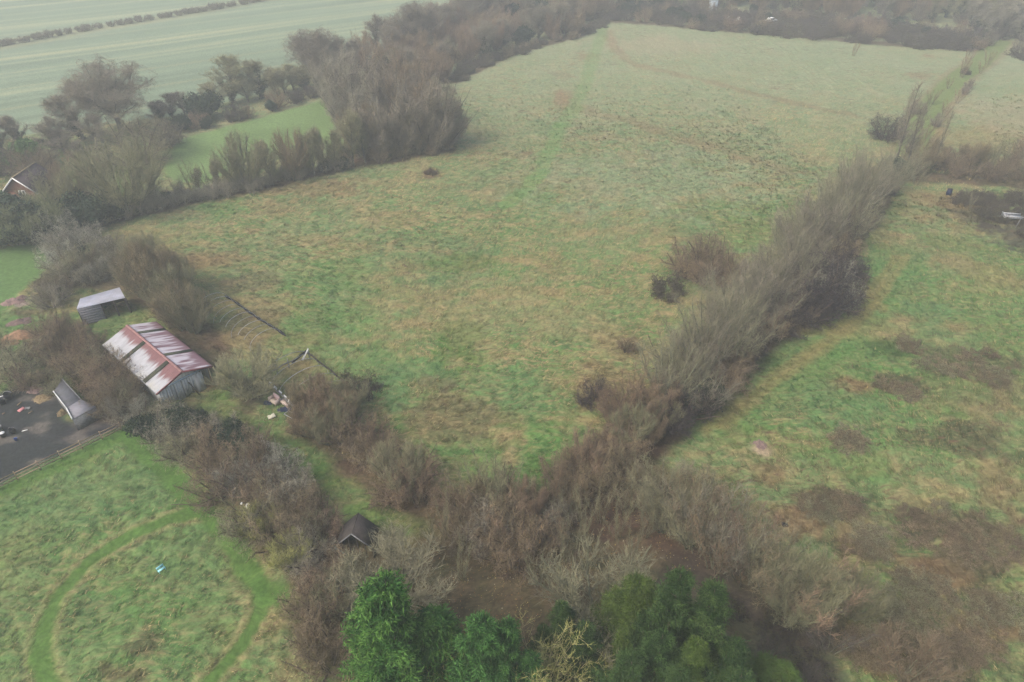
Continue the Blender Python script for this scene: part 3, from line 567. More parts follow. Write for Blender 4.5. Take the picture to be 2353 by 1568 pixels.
def evergreen(kind, leafm):
    key = (kind, leafm)
    if key in PROTO: return PROTO[key]
    out = []
    for v in range(2):
        r = np.random.default_rng(900+v+hash_s(kind) % 97)
        if kind in ('cypress', 'spruce'):
            wd = []; Vs = []; Ts = []
            lead = [(0, 0, 1.0)]+[(cos(q*2.1+v)*1.9*U_(r), sin(q*2.1+v)*1.9*U_(r), r.uniform(.45, .76)) for q in range(4 if kind == 'cypress' else 5)]
            for lx_, ly_, sc_ in lead:
                if kind == 'cypress': w_, V_, t_ = conifer(14*sc_, 3.9*sc_**.5, int(50*sc_), 13, r, .16, .30, .10, pieces=24, power=.62, spread=.42, upt=.3)
                else: w_, V_, t_ = conifer(13*sc_, 3.3*sc_**.5, int(60*sc_), 13, r, .06, .24, .07, upt=.45, pieces=22, power=.62, spread=.42)
                off = np.array([lx_, ly_, 0]); Vs.append(V_+off); Ts.append(t_); wd += [(a_+off, b_+off, c_, d_, e_) for a_, b_, c_, d_, e_ in w_]
            V = np.concatenate(Vs); T_ = np.concatenate(Ts)
        elif kind == 'holly':
            c = lobes(2.4, 3.6, 7, r); V = leafcloud(c, 7000, .13, r, .55); wd = [(np.array([0, 0, -.1]), np.array([0, 0, 2.2]), .12, .05, 0)]
            for k in range(7): wd.append((np.array([0, 0, .5]), np.array(c[k][:3]), .05, .02, 1))
        if kind == 'holly': cm = mesh_np("crown", V, None, np.arange(len(V)), LF[leafm])
        else: cm = mesh_np("crown", V[~T_], np.arange((~T_).sum()), None, LF[leafm]); tm_ = mesh_np("new_growth", V[T_], np.arange(T_.sum()), None, LF[leafm+'_tip'])
        W_, F_ = tubes(wd, 5); out.append(dict(new_growth=tm_ if kind != 'holly' else None, trunk=mesh_np("trunk", W_, None, F_, BK['brown'], True), crown=cm, ivy=None, leaves=None))
    PROTO[key] = out; return out

prnd = random.Random(11)
PLANTED = []
NAMES = dict(oak='oak_tree', ash='bare_tree', fan='coppiced_tree', round='bare_bush', feather='willow_tree', birch='birch_tree', thin='sapling', poplar='poplar_tree', spread='lichened_tree', gold='lichened_tree', bramble='bramble_mound', hedge='hedge_bush', cypress='cypress_tree', spruce='spruce_tree', holly='evergreen_bush')
CATS = dict(oak='tree', ash='tree', fan='tree', round='bush', feather='tree', birch='tree', thin='sapling', poplar='tree', spread='tree', gold='tree', bramble='bramble', hedge='bush', cypress='conifer', spruce='conifer', holly='bush')
DIM = dict(cypress=(8.4, 14), spruce=(8.6, 13), holly=(5.0, 4.6))
RB = dict(brown='brown_bush', red='russet_bush', dark='dark_bush', black='blackthorn_bush', grey='grey_bush', lich='lichened_bush', olive='olive_bush', oak='greyish_bush')
def dims(P):
    for q in P:
        if 'dim' not in q:
            me = q['crown']; a = np.empty(len(me.vertices)*3, np.float32); me.vertices.foreach_get('co', a); a = a.reshape(-1, 3)
            q['dim'] = (2*float(np.percentile(np.hypot(a[:, 0], a[:, 1]), 93)), float(np.percentile(a[:, 2], 99.3)))
def plant(kind, px, py, h=None, w=None, twig=None, ivy=False, leaf=None, desc='', where='', label=None, world_xy=None, lean=None, var=None):
    """One plant standing where (px, py) falls on the ground, h metres tall and w wide."""
    if kind in DIM: P = evergreen(kind, leaf or {'cypress': 'cyp', 'spruce': 'yew', 'holly': 'ever'}[kind]); W0, T0 = DIM[kind]
    else: P = proto(kind, twig, ivy, leaf); W0, T0 = SP[kind]['W'], SP[kind]['T']
    dims(P); p = P[(var if var is not None else prnd.randrange(len(P))) % len(P)]; nw, nh = W0, T0
    if w is None: w = W0*(h or T0)/T0
    W0, T0 = p['dim']
    xy = G(px, py) if world_xy is None else world_xy
    h = h or nh
    root = link(RB.get(twig, 'bare_bush') if kind == 'round' else NAMES[kind], None, None, (xy[0], xy[1], float(z0(xy[0], xy[1]))), prnd.uniform(0, 6.28), (w/W0, w/W0, h/T0)); root.empty_display_size = .5
    if kind == 'feather' and lean is None: lean = (U(-.16, .16), U(-.16, .16))
    if lean: root.rotation_euler[0] = lean[0]; root.rotation_euler[1] = lean[1]
    for k in ('trunk', 'crown', 'ivy', 'leaves', 'new_growth'):
        if p.get(k) is not None: link({'trunk': 'trunk' if CATS[kind] in ('tree', 'conifer') else 'stems'}.get(k, k), p[k], root)
    root['category'] = CATS[kind]
    PLANTED.append((root, desc, where, label, kind, seen(xy[0], xy[1])))
    return root
def along(pts, step, fn, jit=.5, wj=0.0):
    P = GL(pts); seg = np.linalg.norm(np.diff(P, axis=0), axis=1); tot = seg.sum(); s = prnd.random()*step; c = 0
    while s < tot:
        q = s; i = 0
        while q > seg[i]: q -= seg[i]; i += 1
        p = P[i]+(P[i+1]-P[i])*q/seg[i]; p = p+np.array([prnd.gauss(0, wj), prnd.gauss(0, wj)]); fn(p, c); c += 1
        s += step*prnd.uniform(1-jit, 1+jit)
def fill(poly, step, fn, edge=0):
    P = GL(poly); lo = P.min(0); hi = P.max(0); y = lo[1]; c = 0; k = 0
    while y < hi[1]:
        x = lo[0]+(k % 2)*step/2
        while x < hi[0]:
            q = np.array([x+prnd.uniform(-.38, .38)*step, y+prnd.uniform(-.38, .38)*step])
            if sdpoly(np.array([q[0]]), np.array([q[1]]), P)[0] > edge: fn(q, c); c += 1
            x += step
        y += step*.87; k += 1
U = prnd.uniform
def mixer(where, table):
    """table: (weight, kind, hmin, hmax, width factor, twig, ivy, leaf, description)"""
    tot = sum(t[0] for t in table)
    def fn(p, c):
        k = prnd.random()*tot
        for t in table:
            k -= t[0]
            if k <= 0: break
        _, kind, h0, h1, wf, tw, iv, lf, ds = t; h = U(h0, h1)
        T0 = DIM[kind][1] if kind in DIM else SP[kind]['T']; W0 = DIM[kind][0] if kind in DIM else SP[kind]['W']
        plant(kind, 0, 0, h, W0*h/T0*wf*U(.85, 1.15), tw, iv, lf, ds, where, world_xy=p)
    return fn

# ---- the hedgerow between the crop field and the paddock
W_ = 'beside the crop field'
plant('oak', 280, 298, 13.8, 16.5, label='largest round bare oak standing at the crop field edge left of the paddock', var=0)
plant('oak', 738, 188, 12.6, 13.5, label='round bare oak at the crop field edge behind the reddish birches', var=1)
for a in [(52, 335, 6, 5, 1), (8, 350, 7, 7, 0), (125, 345, 6.5, 6, 1), (150, 352, 4.5, 6, 0), (192, 322, 9.5, 8, 1), (222, 335, 6, 6, 0), (395, 268, 5, 5, 1), (425, 262, 5, 5, 0), (372, 275, 4.5, 5, 1)]:
    plant('ash', a[0], a[1], a[2], a[3], ivy=bool(a[4]), twig='oak', desc='small bare hedgerow tree', where=W_)
for a in [(535, 235, 10.5, 8.5, 1), (500, 248, 6, 6, 0), (570, 232, 6, 6, 0), (602, 226, 8.5, 8.5, 1), (638, 220, 7, 6, 0), (655, 214, 6, 5, 0), (675, 205, 6, 6, 0), (700, 205, 6, 7, 1)]:
    plant('ash', a[0], a[1], a[2], a[3], ivy=bool(a[4]), twig='olive', desc='slim olive tree', where=W_+' above the paddock')
plant('holly', 470, 272, 5.6, 7.6, label='dark rounded evergreen bush at the top edge of the bright green paddock')
along([(395, 305), (520, 282), (640, 246), (745, 218)], 4.0, mixer('hedge along the top of the paddock', [(3, 'round', 2.6, 4.2, 1.1, 'dark', False, None, 'low dark bush'), (2, 'round', 3, 4.5, 1, 'red', False, None, 'reddish bush'), (1, 'holly', 2.5, 3.5, 1, None, False, None, 'small dark evergreen bush')]), wj=.8)
along([(-40, 395), (60, 392), (150, 375), (230, 350)], 4.5, mixer('garden hedge below the crop field', [(2, 'round', 3, 4.5, 1.1, 'oak', False, None, 'dull brown bush'), (2, 'holly', 3, 4.2, 1, None, False, None, 'dark evergreen bush')]), wj=1.5)
plant('round', 325, 375, 9.0, 14.5, 'olive', label='broad olive grey rounded tree just below the largest oak')
plant('round', 385, 335, 5.5, 8, 'dark', label='dark bare bush at the left end of the paddock')
plant('fan', 300, 495, 11.5, 12.5, 'olive', label='broad fan shaped olive tree standing in front of the garden lawn')
plant('fan', 205, 470, 8, 8, 'brown', label='brown fan shaped tree between the house and the garden lawn')
plant('round', 225, 400, 4.0, 6, 'red', label='small reddish bush beside the grey garden shed')
# ---- around the house
for a in [('round', 95, 415, 6, 9, 'brown'), ('round', 20, 398, 6, 9, 'dark'), ('round', 130, 470, 6, 8, 'olive'), ('round', 60, 515, 3.5, 7, 'olive'), ('fan', 150, 505, 7, 8, 'olive'), ('round', -10, 500, 4, 7, 'grey')]:
    plant(a[0], a[1], a[2], a[3], a[4], a[5], desc='bare tangled shrub', where='around the gabled house')
plant('holly', 62, 378, 4.6, 6.5, leaf='hedge', label='rounded green clipped bush behind the gabled house')
for a in [(20, 550, 5.5, 10), (75, 560, 5.5, 9), (-25, 530, 6, 9), (130, 545, 5, 7), (215, 520, 5, 7), (250, 512, 4.5, 6)]:
    plant('holly', a[0], a[1], a[2], a[3], desc='large dark evergreen bush', where='below the gabled house')
for a in [(45, 565, 5.0), (105, 560, 5.6), (0, 570, 4.6)]: plant('fan', a[0], a[1], a[2]+1, 9, 'green', desc='arching green twigged shrub', where='over the dark evergreens below the house')
# ---- hedgerow between the paddock and the great meadow
along([(195, 522), (255, 508), (330, 490), (420, 468), (551, 442), (660, 414), (790, 385)], 1.9, mixer('hedge between paddock and meadow', [(4, 'hedge', 1.8, 2.9, 1.1, 'grey', False, None, 'grey brown hedge bush'), (2, 'hedge', 1.8, 2.8, 1.1, 'olive', False, None, 'olive hedge bush'), (1, 'holly', 1.8, 2.6, 1, None, False, None, 'dark evergreen hedge bush')]), wj=.5)
along([(200, 512), (300, 482), (420, 456), (551, 430), (660, 402), (800, 375)], 3.4, mixer('hedge between paddock and meadow', [(2, 'thin', 3, 5.5, 1, 'olive', False, None, 'thin olive sapling'), (2, 'round', 2.5, 3.8, 1, 'grey', False, None, 'grey bush')]), wj=.8)
along([(190, 545), (235, 512), (330, 494)], 2.6, mixer('corner of the meadow below the garden', [(2, 'holly', 2, 3.5, 1.1, None, False, None, 'dark evergreen bush'), (1, 'round', 2, 3.5, 1.1, 'oak', False, None, 'bare brown bush')]), wj=1)
plant('fan', 568, 430, 9.2, 9.0, 'olive', label='wide fan shaped olive tree in the paddock hedge', var=0)
plant('ash', 626, 420, 7.8, 4.0, 'olive', label='narrow bare tree just right of the wide fan tree')
plant('fan', 680, 412, 9.0, 6.2, 'brown', label='egg shaped brown tree in the paddock hedge', var=1)
for x, y, h in [(722, 402, 8.2), (748, 398, 8.6), (772, 393, 8.0), (812, 380, 10.5), (840, 374, 9), (500, 438, 5.5), (460, 440, 4)]:
    plant('ash', x, y, h, h*.48, 'olive', desc='upright bare tree', where='in the paddock hedge near the birches')
# ---- reddish birch clump
for x, y, h, w in [(985, 345, 13.6, 12.5), (1020, 338, 10.5, 9), (915, 352, 10.8, 9.5), (870, 358, 9.8, 9), (838, 356, 9, 8), (950, 305, 12.5, 10), (905, 300, 12.5, 10.5), (860, 300, 13, 10.5), (815, 320, 12.5, 10), (800, 285, 12.5, 9), (780, 250, 12, 9), (832, 258, 13, 10), (885, 245, 12.5, 11), (925, 255, 12.5, 10), (965, 285, 10.5, 9), (760, 225, 10, 8)]:
    plant('birch', x, y, h, w, prnd.choice(['oak', 'brown', 'grey', 'oak']), desc='tall grey brown birch', where='in the dense clump beside the paddock')
along([(830, 372), (930, 362), (1035, 346)], 2.6, mixer('foot of the russet birch clump', [(2, 'round', 2, 3.4, 1, 'brown', False, None, 'small brown bush'), (1, 'thin', 3, 5, 1, 'red', False, None, 'thin reddish sapling')]), wj=.6)
# ---- belt from the clump up to the far corner
belt = [(1028, 185), (1075, 148), (1168, 122), (1225, 98), (1312, 84), (1386, 46), (1400, 10), (1240, -5), (1130, 20), (1050, 60), (930, 88), (840, 125), (790, 165), (770, 200), (870, 225), (960, 240)]
fill(belt, 6.4, mixer('in the belt between crop field and meadow', [(4, 'birch', 6.5, 9, 1.1, 'red', False, None, 'russet bare tree'), (3, 'round', 4, 7, 1.2, 'red', False, None, 'purplish brown bush'), (2, 'ash', 7, 10, 1.1, 'oak', True, None, 'ivy clad bare tree'), (1.3, 'holly', 4, 6, 1.1, None, False, None, 'dark evergreen bush'), (1.5, 'round', 5, 7, 1.1, 'olive', False, None, 'olive grey bush')]))
for x, y, h, w in [(965, 118, 13, 14), (1020, 88, 10, 10), (1090, 60, 12, 10), (1125, 52, 13, 13), (1065, 70, 11, 10), (905, 120, 9, 9)]:
    plant('oak', x, y, h, w, desc='tall spreading bare tree', where='on the crop side of the far belt')
along([(1035, 192), (1075, 155), (1168, 128), (1225, 104), (1312, 90), (1386, 52)], 3.6, mixer('along the meadow edge of the far belt', [(3, 'bramble', 1.5, 2.4, 1, 'dark', False, None, 'low dark bramble mound'), (2, 'round', 2.2, 3.4, 1.2, 'brown', False, None, 'low brown bush')]), wj=1)
along([(-300, 165), (0, 107), (215, 66), (430, 32)], 3.3, mixer('in the clipped far hedge across the crop field', [(1, 'hedge', 1.7, 2.3, 1.15, 'oak', False, None, 'clipped hedge bush')]), .25, .15)
along([(445, 30), (520, 18), (600, 2), (800, -38)], 3.6, mixer('in the clipped far hedge across the crop field', [(1, 'hedge', 1.8, 2.6, 1.2, 'oak', False, None, 'clipped hedge bush')]), .25, .2)
# ---- far belt along the top right
far_front = [(1390, 48), (1480, 52), (1562, 66), (1700, 76), (1882, 95), (2016, 100), (2130, 110), (2245, 120), (2240, 80), (2100, 62), (1900, 48), (1700, 30), (1500, 15), (1400, 10)]
fill(far_front, 5.6, mixer('in the scrub at the far end of the meadow', [(4, 'bramble', 2, 3.2, 1.2, 'dark', False, None, 'dark bramble mound'), (3, 'round', 2.5, 4.5, 1.25, 'dark', False, None, 'dark purplish bush'), (2.5, 'round', 3, 5, 1.25, 'red', False, None, 'russet bush'), (1, 'holly', 2.5, 4, 1, None, False, None, 'dark evergreen bush')]))
fill([(1385, 30), (1700, 26), (1900, 40), (2100, 50), (2260, 66), (2420, 80), (2420, 30), (2200, 12), (1900, -5), (1600, -30), (1400, -15)], 8.0, mixer('in the far wood at the top of the meadow', [(4, 'ash', 9, 13, 1.0, 'grey', False, None, 'tall grey bare tree'), (2.5, 'birch', 8, 12, 1, 'red', False, None, 'tall russet tree'), (2, 'ash', 8, 12, 1, 'olive', True, None, 'ivy clad tree'), (1, 'holly', 5, 7, 1, None, False, None, 'dark evergreen bush'), (2, 'round', 5, 7, 1, 'oak', False, None, 'brown bush')]))
along([(1400, -15), (1700, -20), (2100, 8), (2420, 25)], 9, mixer('in the far wood at the top of the meadow', [(1, 'ash', 11, 14, 1.1, 'grey', False, None, 'tall grey bare tree')]), wj=3)
fill([(2330, 95), (2420, 130), (2440, 40), (2300, 30), (2200, 45), (2250, 90), (2270, 92)], 4.6, mixer('around the head of the lane', [(3, 'round', 3.5, 5.5, 1.25, 'dark', False, None, 'dark purplish bush'), (2, 'round', 3.5, 5.5, 1.2, 'oak', False, None, 'grey brown bush'), (2, 'ash', 8, 11, 1.1, 'grey', True, None, 'ivy clad grey tree')]))
along([(1900, 0), (2100, 22), (2300, 40), (2420, 60)], 5, mixer('in the far wood at the top of the meadow', [(1, 'ash', 9, 12, 1.1, 'grey', False, None, 'tall grey bare tree')]), wj=3)
along([(2345, 130), (2420, 150)], 4, mixer('beside the head of the lane', [(2, 'round', 3, 4.5, 1.2, 'brown', False, None, 'brown bush'), (1, 'bramble', 2, 3, 1.2, 'dark', False, None, 'dark bramble mound')]), wj=1.5)
# ---- lane and poplars
for x, y, h, w, k in [(2215, 160, 5, 3, 'thin'), (2218, 172, 1.6, 2.6, 'bramble'), (2208, 180, 5, 3, 'thin'), (2178, 205, 3, 2, 'thin'), (2140, 240, 3.6, 3, 'thin'), (2104, 262, 3.0, 4.0, 'round'), (2224, 206, 2.6, 2.6, 'round'), (2216, 218, 2.0, 2.4, 'hedge'), (2198, 238, 3.4, 2.6, 'thin'), (2168, 270, 3.6, 3, 'thin'), (2150, 290, 3, 3, 'round'), (2112, 335, 3, 2.6, 'thin'), (2268, 150, 4, 3, 'thin'), (2252, 170, 3, 3, 'thin'), (1960, 128, 4, 3, 'thin'), (2345, 118, 5, 5, 'round'), (2270, 105, 4.5, 4, 'round'), (2228, 128, 2, 2, 'thin'), (2125, 318, 3.5, 3, 'thin')]:
    plant(k, x, y, h, w, {'thin': 'red', 'round': 'oak', 'hedge': 'oak', 'bramble': 'dark'}[k], desc='small roadside shrub', where='along the grassy lane')
for x, y, h in [(2050, 388, 16.5), (2066, 384, 13), (2080, 394, 12), (2139, 394, 12.5), (2060, 376, 14)]:
    plant('poplar', x, y, h, 3.6, desc='tall slender leafless poplar', where='rising near the lane')
plant('round', 2034, 322, 5.4, 8.2, 'black', label='isolated blackish purple bush beside the lane')
plant('holly', 2052, 405, 3.2, 5, label='dark evergreen bush at the foot of the poplars')
fill([(2030, 415), (2070, 392), (2160, 405), (2240, 412), (2420, 430), (2420, 350), (2330, 370), (2200, 388), (2100, 378)], 2.9, mixer('in the thicket right of the poplars', [(3, 'round', 3, 4.5, 1.1, 'brown', False, None, 'brown bare bush'), (2, 'thin', 4, 6.5, 1.1, 'olive', False, None, 'thin olive sapling'), (2, 'fan', 5, 6.5, .9, 'brown', True, None, 'ivy footed bare tree'), (1, 'round', 3, 4, 1.1, 'dark', False, None, 'dark bush')]))
fill([(2190, 440), (2260, 448), (2420, 470), (2420, 580), (2340, 548), (2260, 500), (2210, 465)], 2.8, mixer('in the dark patch at the right edge', [(1, 'bramble', .8, 1.4, 1.0, 'dark', False, None, 'low dark bramble mound')]))
plant('thin', 2105, 425, 3.2, 3, 'pale', label='small pale leafless sapling in front of the poplars')
plant('thin', 2228, 478, 2.4, 1.6, 'pale', label='tiny pale sapling at the edge of the dark brambles')
# ---- great hedgerow down the middle right
row = [(2002, 432), (1980, 465), (1940, 505), (1880, 575), (1815, 655), (1750, 725), (1690, 790), (1625, 865), (1560, 935)]
along(row, 2.9, mixer('in the long middle hedgerow', [(4, 'feather', 7, 10, 1.15, 'pale', False, None, 'pale feathery willow'), (4, 'feather', 6, 10, 1.15, 'oak', False, None, 'grey brown feathery willow')]), .3, 1.1)
along([(x-55, y+8) for x, y in row[1:]], 2.8, mixer('on the meadow side of the long middle hedgerow', [(4, 'feather', 5.5, 7.5, 1.1, 'pale', False, None, 'lower pale willow'), (2, 'round', 3.5, 5.5, 1.1, 'olive', False, None, 'olive bush')]), .3, 1.0)
along([(2035, 440), (1985, 500), (1930, 580), (1880, 640), (1830, 720), (1740, 790), (1680, 850), (1610, 930), (1550, 990)], 2.6, mixer('on the right flank of the long middle hedgerow', [(3, 'round', 3.0, 4.8, 1.2, 'black', False, None, 'dark bush'), (4, 'round', 3, 4.6, 1.2, 'brown', False, None, 'brown bush'), (1, 'holly', 2, 3.2, 1, None, False, None, 'dark evergreen bush')]), .3, .7)
for x, y, h, w in [(1880, 705, 7.2, 10.5), (1860, 735, 5.6, 8), (1915, 690, 5.4, 7.5), (1900, 650, 5.4, 8), (1840, 735, 4.6, 6.5), (1930, 655, 4.4, 6)]:
    plant('round', x, y, h, w, 'black', desc='blackish rounded blackthorn bush', where='bulging from the middle hedgerow')
for x, y, h in [(1912, 700, 5.2)]: plant('round', x, y, h+.7, 6, 'lich', desc='grey lichened bush', where='amid the blackthorn bulge')
for x, y, h, w in [(1620, 645, 6.4, 9.0), (1650, 645, 5.6, 7.5), (1575, 625, 5, 6.5), (1590, 640, 4.4, 5.5), (1680, 660, 5, 6)]: plant('round', x, y, h, w, 'brown', desc='brown purple rounded bush', where='on the meadow side of the willows')
plant('bramble', 1532, 672, 2.4, 5.6, 'dark', label='low dark bramble mound left of the willow hedgerow')
plant('round', 1440, 808, 2.0, 2.6, 'brown', label='tiny isolated brown bush in the lower meadow')
plant('bramble', 990, 400, .9, 2.6, 'dark', label='small dark bramble spot in the upper meadow')
plant('round', 1368, 925, 2.8, 4.2, 'black', label='dark bush at the lower right corner of the meadow')
# ---- bottom right part of the hedgerow and V of scrub round the foot of the meadow
T_red = [(2, 'birch', 3.6, 5.2, 1.0, 'red', False, None, 'fine twigged russet tree'), (3, 'round', 3.2, 4.4, 1.0, 'red', False, None, 'russet bush'), (3, 'thin', 4.5, 6.2, 1.2, 'red', False, None, 'russet sapling'), (2, 'round', 3.2, 4.8, 1.05, 'brown', False, None, 'brown bush'), (1, 'fan', 3.5, 5, .9, 'olive', False, None, 'olive shrub')]
fill([(1560, 945), (1520, 920), (1470, 915), (1400, 975), (1340, 1060), (1270, 1120), (1230, 1170), (1290, 1190), (1360, 1150), (1430, 1080), (1500, 1010)], 2.25, mixer('in the russet thicket right of the meadow foot', T_red))
fill([(690, 975), (735, 935), (780, 940), (850, 1000), (930, 1080), (1010, 1150), (990, 1200), (900, 1140), (820, 1080), (740, 1020)], 2.25, mixer('in the russet thicket left of the meadow foot', T_red))
fill([(990, 1170), (1080, 1175), (1180, 1175), (1240, 1170), (1260, 1220), (1150, 1235), (1040, 1225), (985, 1205)], 2.5, mixer('across the foot of the meadow', T_red))
for x, y, h in [(1075, 1180, 6.5), (1150, 1190, 6.8), (1110, 1165, 6), (930, 1150, 6.3), (1180, 1170, 5.5)]: plant('thin', x, y, h, 4, 'olive', desc='taller thin sapling', where='across the foot of the meadow')
plant('round', 1190, 1290, 4.8, 5.8, 'brown', leaf=('tan', 420, .06), label='rounded bush with withered leaves at centre of the leaf litter')
for x, y, h, w, t in [(1110, 1250, 4.5, 5, 'grey'), (1160, 1240, 4.8, 5, 'brown'), (1240, 1265, 4.2, 4.6, 'brown'), (1060, 1265, 4.6, 3.4, 'brown'), (1275, 1230, 3.6, 4, 'grey'), (1150, 1275, 4.2, 4.6, 'red')]:
    plant('round', x, y, h, w, t, leaf=('tan', 160, .06) if t != 'red' else None, desc='bushy bare hawthorn', where='in the middle of the leaf litter')
for x, y in [(1010, 1268), (1025, 1225), (1300, 1205), (1340, 1240), (1380, 1200), (1420, 1240), (1300, 1290), (1450, 1290), (1360, 1300), (1480, 1230), (1060, 1330), (1240, 1350)]: plant('thin', x, y, 4.6, 2.6, 'olive', desc='spindly sapling', where='at the edge of the leaf litter')
# ---- scrub round the barn and the left hedge
T_grey = [(3, 'round', 2.8, 4.4, 1.1, 'grey', False, None, 'grey lichened bush'), (3, 'round', 3, 4.6, 1.1, 'brown', False, None, 'brown bush'), (2, 'round', 2.8, 4.2, 1.1, 'olive', False, None, 'olive bush'), (1.2, 'holly', 2.2, 3.6, 1, None, False, None, 'dark evergreen bush'), (1.5, 'round', 3, 4.4, 1.1, 'lich', False, None, 'pale lichened bush')]
fill([(150, 640), (130, 575), (200, 555), (300, 610), (330, 665), (300, 668), (250, 645), (180, 660), (110, 725), (90, 690)], 2.9, mixer('in the scrub behind the grey open shed', T_grey))
fill([(85, 765), (150, 765), (200, 780), (255, 765), (240, 785), (222, 810), (260, 850), (292, 900), (305, 935), (292, 970), (255, 965), (225, 925), (180, 880), (130, 850), (90, 840)], 2.9, mixer('in the thicket left of the red barn', [(4, 'round', 3, 4.3, 1.1, 'brown', False, None, 'brown bush'), (2, 'round', 3, 4.3, 1.1, 'olive', False, None, 'olive bush'), (1.5, 'round', 3, 4.2, 1.1, 'red', False, None, 'russet bush')]))
fill([(310, 690), (330, 610), (360, 600), (420, 660), (445, 745), (490, 815), (500, 850), (470, 820), (400, 770), (350, 735)], 2.5, mixer('in the tall thicket right of the red barn', [(3, 'fan', 4.8, 6.8, .85, 'olive', False, None, 'upright olive shrub'), (2, 'fan', 4.8, 6.4, .85, 'brown', False, None, 'upright brown shrub'), (1, 'round', 3, 4, 1, 'brown', False, None, 'brown bush')]))
for x, y, h, w in [(365, 700, 8.6, 6.5), (385, 690, 7.5, 5), (350, 690, 8, 6)]: plant('fan', x, y, h, w, 'brown', desc='tall upright brown shrub', where='towering behind the red barn')
for x, y, h, w in [(155, 570, 5.5, 6.5), (170, 590, 4.8, 6)]: plant('round', x, y, h, w, 'lich', desc='pale grey lichened bush', where='beside the left lawn')
fill([(330, 990), (380, 985), (450, 985), (530, 985), (600, 1040), (680, 1090), (700, 1150), (780, 1230), (830, 1300), (790, 1350), (720, 1370), (660, 1350), (610, 1280), (560, 1210), (500, 1130), (420, 1060), (345, 1000)], 2.55, mixer('in the broad hedge between ring path and track', T_grey+[(2.5, 'round', 3, 4.4, 1.05, 'red', False, None, 'russet bush')]))
for x, y, w in [(405, 985, 3.6), (445, 990, 3.6), (345, 1000, 3.2), (530, 1020, 3.6), (560, 1045, 3.4)]: plant('holly', x, y, 2.6, w, leaf='ever', desc='dark green leafy bush', where='in the hedge below the barn gable')
for x, y, h, w, t in [(258, 872, 3.6, 4.6, 'brown'), (285, 905, 3.4, 4.4, 'red'), (302, 935, 3.0, 4.0, 'brown'), (262, 930, 3.4, 4.4, 'brown'), (238, 905, 3.4, 4.2, 'red'), (240, 950, 2.8, 3.8, 'brown'), (292, 965, 3.0, 4.0, 'grey'), (335, 965, 2.7, 3.8, 'lich'), (372, 970, 2.5, 3.6, 'olive')]:
    plant('round', x, y, h, w, t, desc='bushy bare thorn', where='hard against the left side of the barn')
plant('fan', 605, 1230, 3.4, 3.6, 'yellow', label='small yellow green twigged bush, upper one in the ring path hedge')
plant('fan', 672, 1310, 3.4, 3.8, 'yellow', label='small yellow green twigged bush, lower one in the ring path hedge')
plant('fan', 575, 905, 5.0, 7.6, 'olive', label='wide upright olive shrub between barn and broken polytunnel', var=0)
plant('fan', 715, 955, 4.6, 5.0, 'brown', label='upright brown shrub growing through the broken polytunnel')
for x, y, h, w in [(745, 950, 4.6, 5), (775, 965, 4.4, 4.6), (730, 990, 3.8, 4.2), (710, 1000, 3.6, 3.8)]: plant('fan', x, y, h, w, 'red', desc='russet upright shrub', where='inside the broken polytunnel')
plant('bramble', 822, 900, 1.9, 4.8, 'dark', label='dark bramble mound at the right end of the polytunnel')
for x, y, h, w, t in [(30, 870, 3.6, 7.5, 'olive'), (-10, 850, 3.6, 6, 'olive'), (70, 895, 3, 3.5, 'brown'), (140, 905, 2.6, 3, 'olive'), (110, 885, 2.6, 3.2, 'brown')]: plant('round', x, y, h, w, t, desc='bushy shrub', where='at the top edge of the cinder yard')
for x, y, h in [(145, 785, 3.0), (110, 790, 3.4), (130, 830, 3.6)]: plant('round', x, y, h, 4.5, 'brown', desc='brown thorn bush', where='between the yard and the grey shed')
# ---- near trees at the bottom edge
def tip(px, py, z): return G(px, py, z)
plant('cypress', 0, 0, 14.4, 7.0, label='large bright green cypress at bottom edge, leftmost of the conifers', world_xy=tip(888, 1350, 14.6), var=0)
plant('cypress', 0, 0, 11.5, 4.6, leaf='cyp2', label='bright green cypress with pointed top in the middle of the bottom edge', world_xy=tip(1105, 1440, 11.2), var=1)
plant('cypress', 0, 0, 10.5, 3.9, leaf='cyp2', label='smaller green cypress touching the pointed middle one', world_xy=tip(1168, 1448, 10.2), var=0)
plant('cypress', 0, 0, 8, 4.2, leaf='cyp', label='lowest green cypress peeping over the bottom edge between two others', world_xy=tip(1085, 1490, 8), var=1)
for x, y, h, w, lf in [(1560, 1318, 13.5, 4.6, 'yew'), (1638, 1350, 13, 4.8, 'yew'), (1520, 1450, 9.5, 4.2, 'yew'), (1690, 1470, 9.5, 4.4, 'yew'), (1600, 1470, 10, 4.2, 'yew2'), (1700, 1540, 8, 4.5, 'yew'), (1450, 1510, 8.5, 5, 'yew'), (1560, 1530, 8.5, 4.6, 'yew')]:
    plant('spruce', 0, 0, h, w, leaf=lf, desc='dense dark green spruce', where='in the conifer group at the bottom edge', world_xy=tip(x, y+22, h*.97))
plant('spruce', 0, 0, 10.5, 5.0, leaf='yew2', label='yellowish green conifer at the left front of the dark spruces', world_xy=tip(1468, 1348, 10.2), var=0)
plant('spruce', 0, 0, 8, 3.2, leaf='yew', label='narrow dark conifer left of the lichened tree', world_xy=tip(1290, 1398, 7.8), var=1)
plant('spruce', 0, 0, 7, 3.6, leaf='yew', label='small dark conifer below the pale lichened tree', world_xy=tip(1345, 1450, 6.8), var=0)
plant('spruce', 0, 0, 5.5, 4.6, leaf='yew2', label='low conifer at the bottom edge right of the dark spruces', world_xy=tip(1810, 1545, 5.5), var=1)
plant('fan', 1385, 1440, 6.4, 9.6, 'pale', label='pale lichened spreading tree between the litter and the conifers', var=0)
plant('fan', 900, 1380, 5.0, 8.5, 'pale', label='pale lichened tree behind the bright cypress', var=1)
plant('fan', 815, 1385, 3.6, 5.0, 'olive', label='pale lichened tree in front of the ruined hut', var=0)
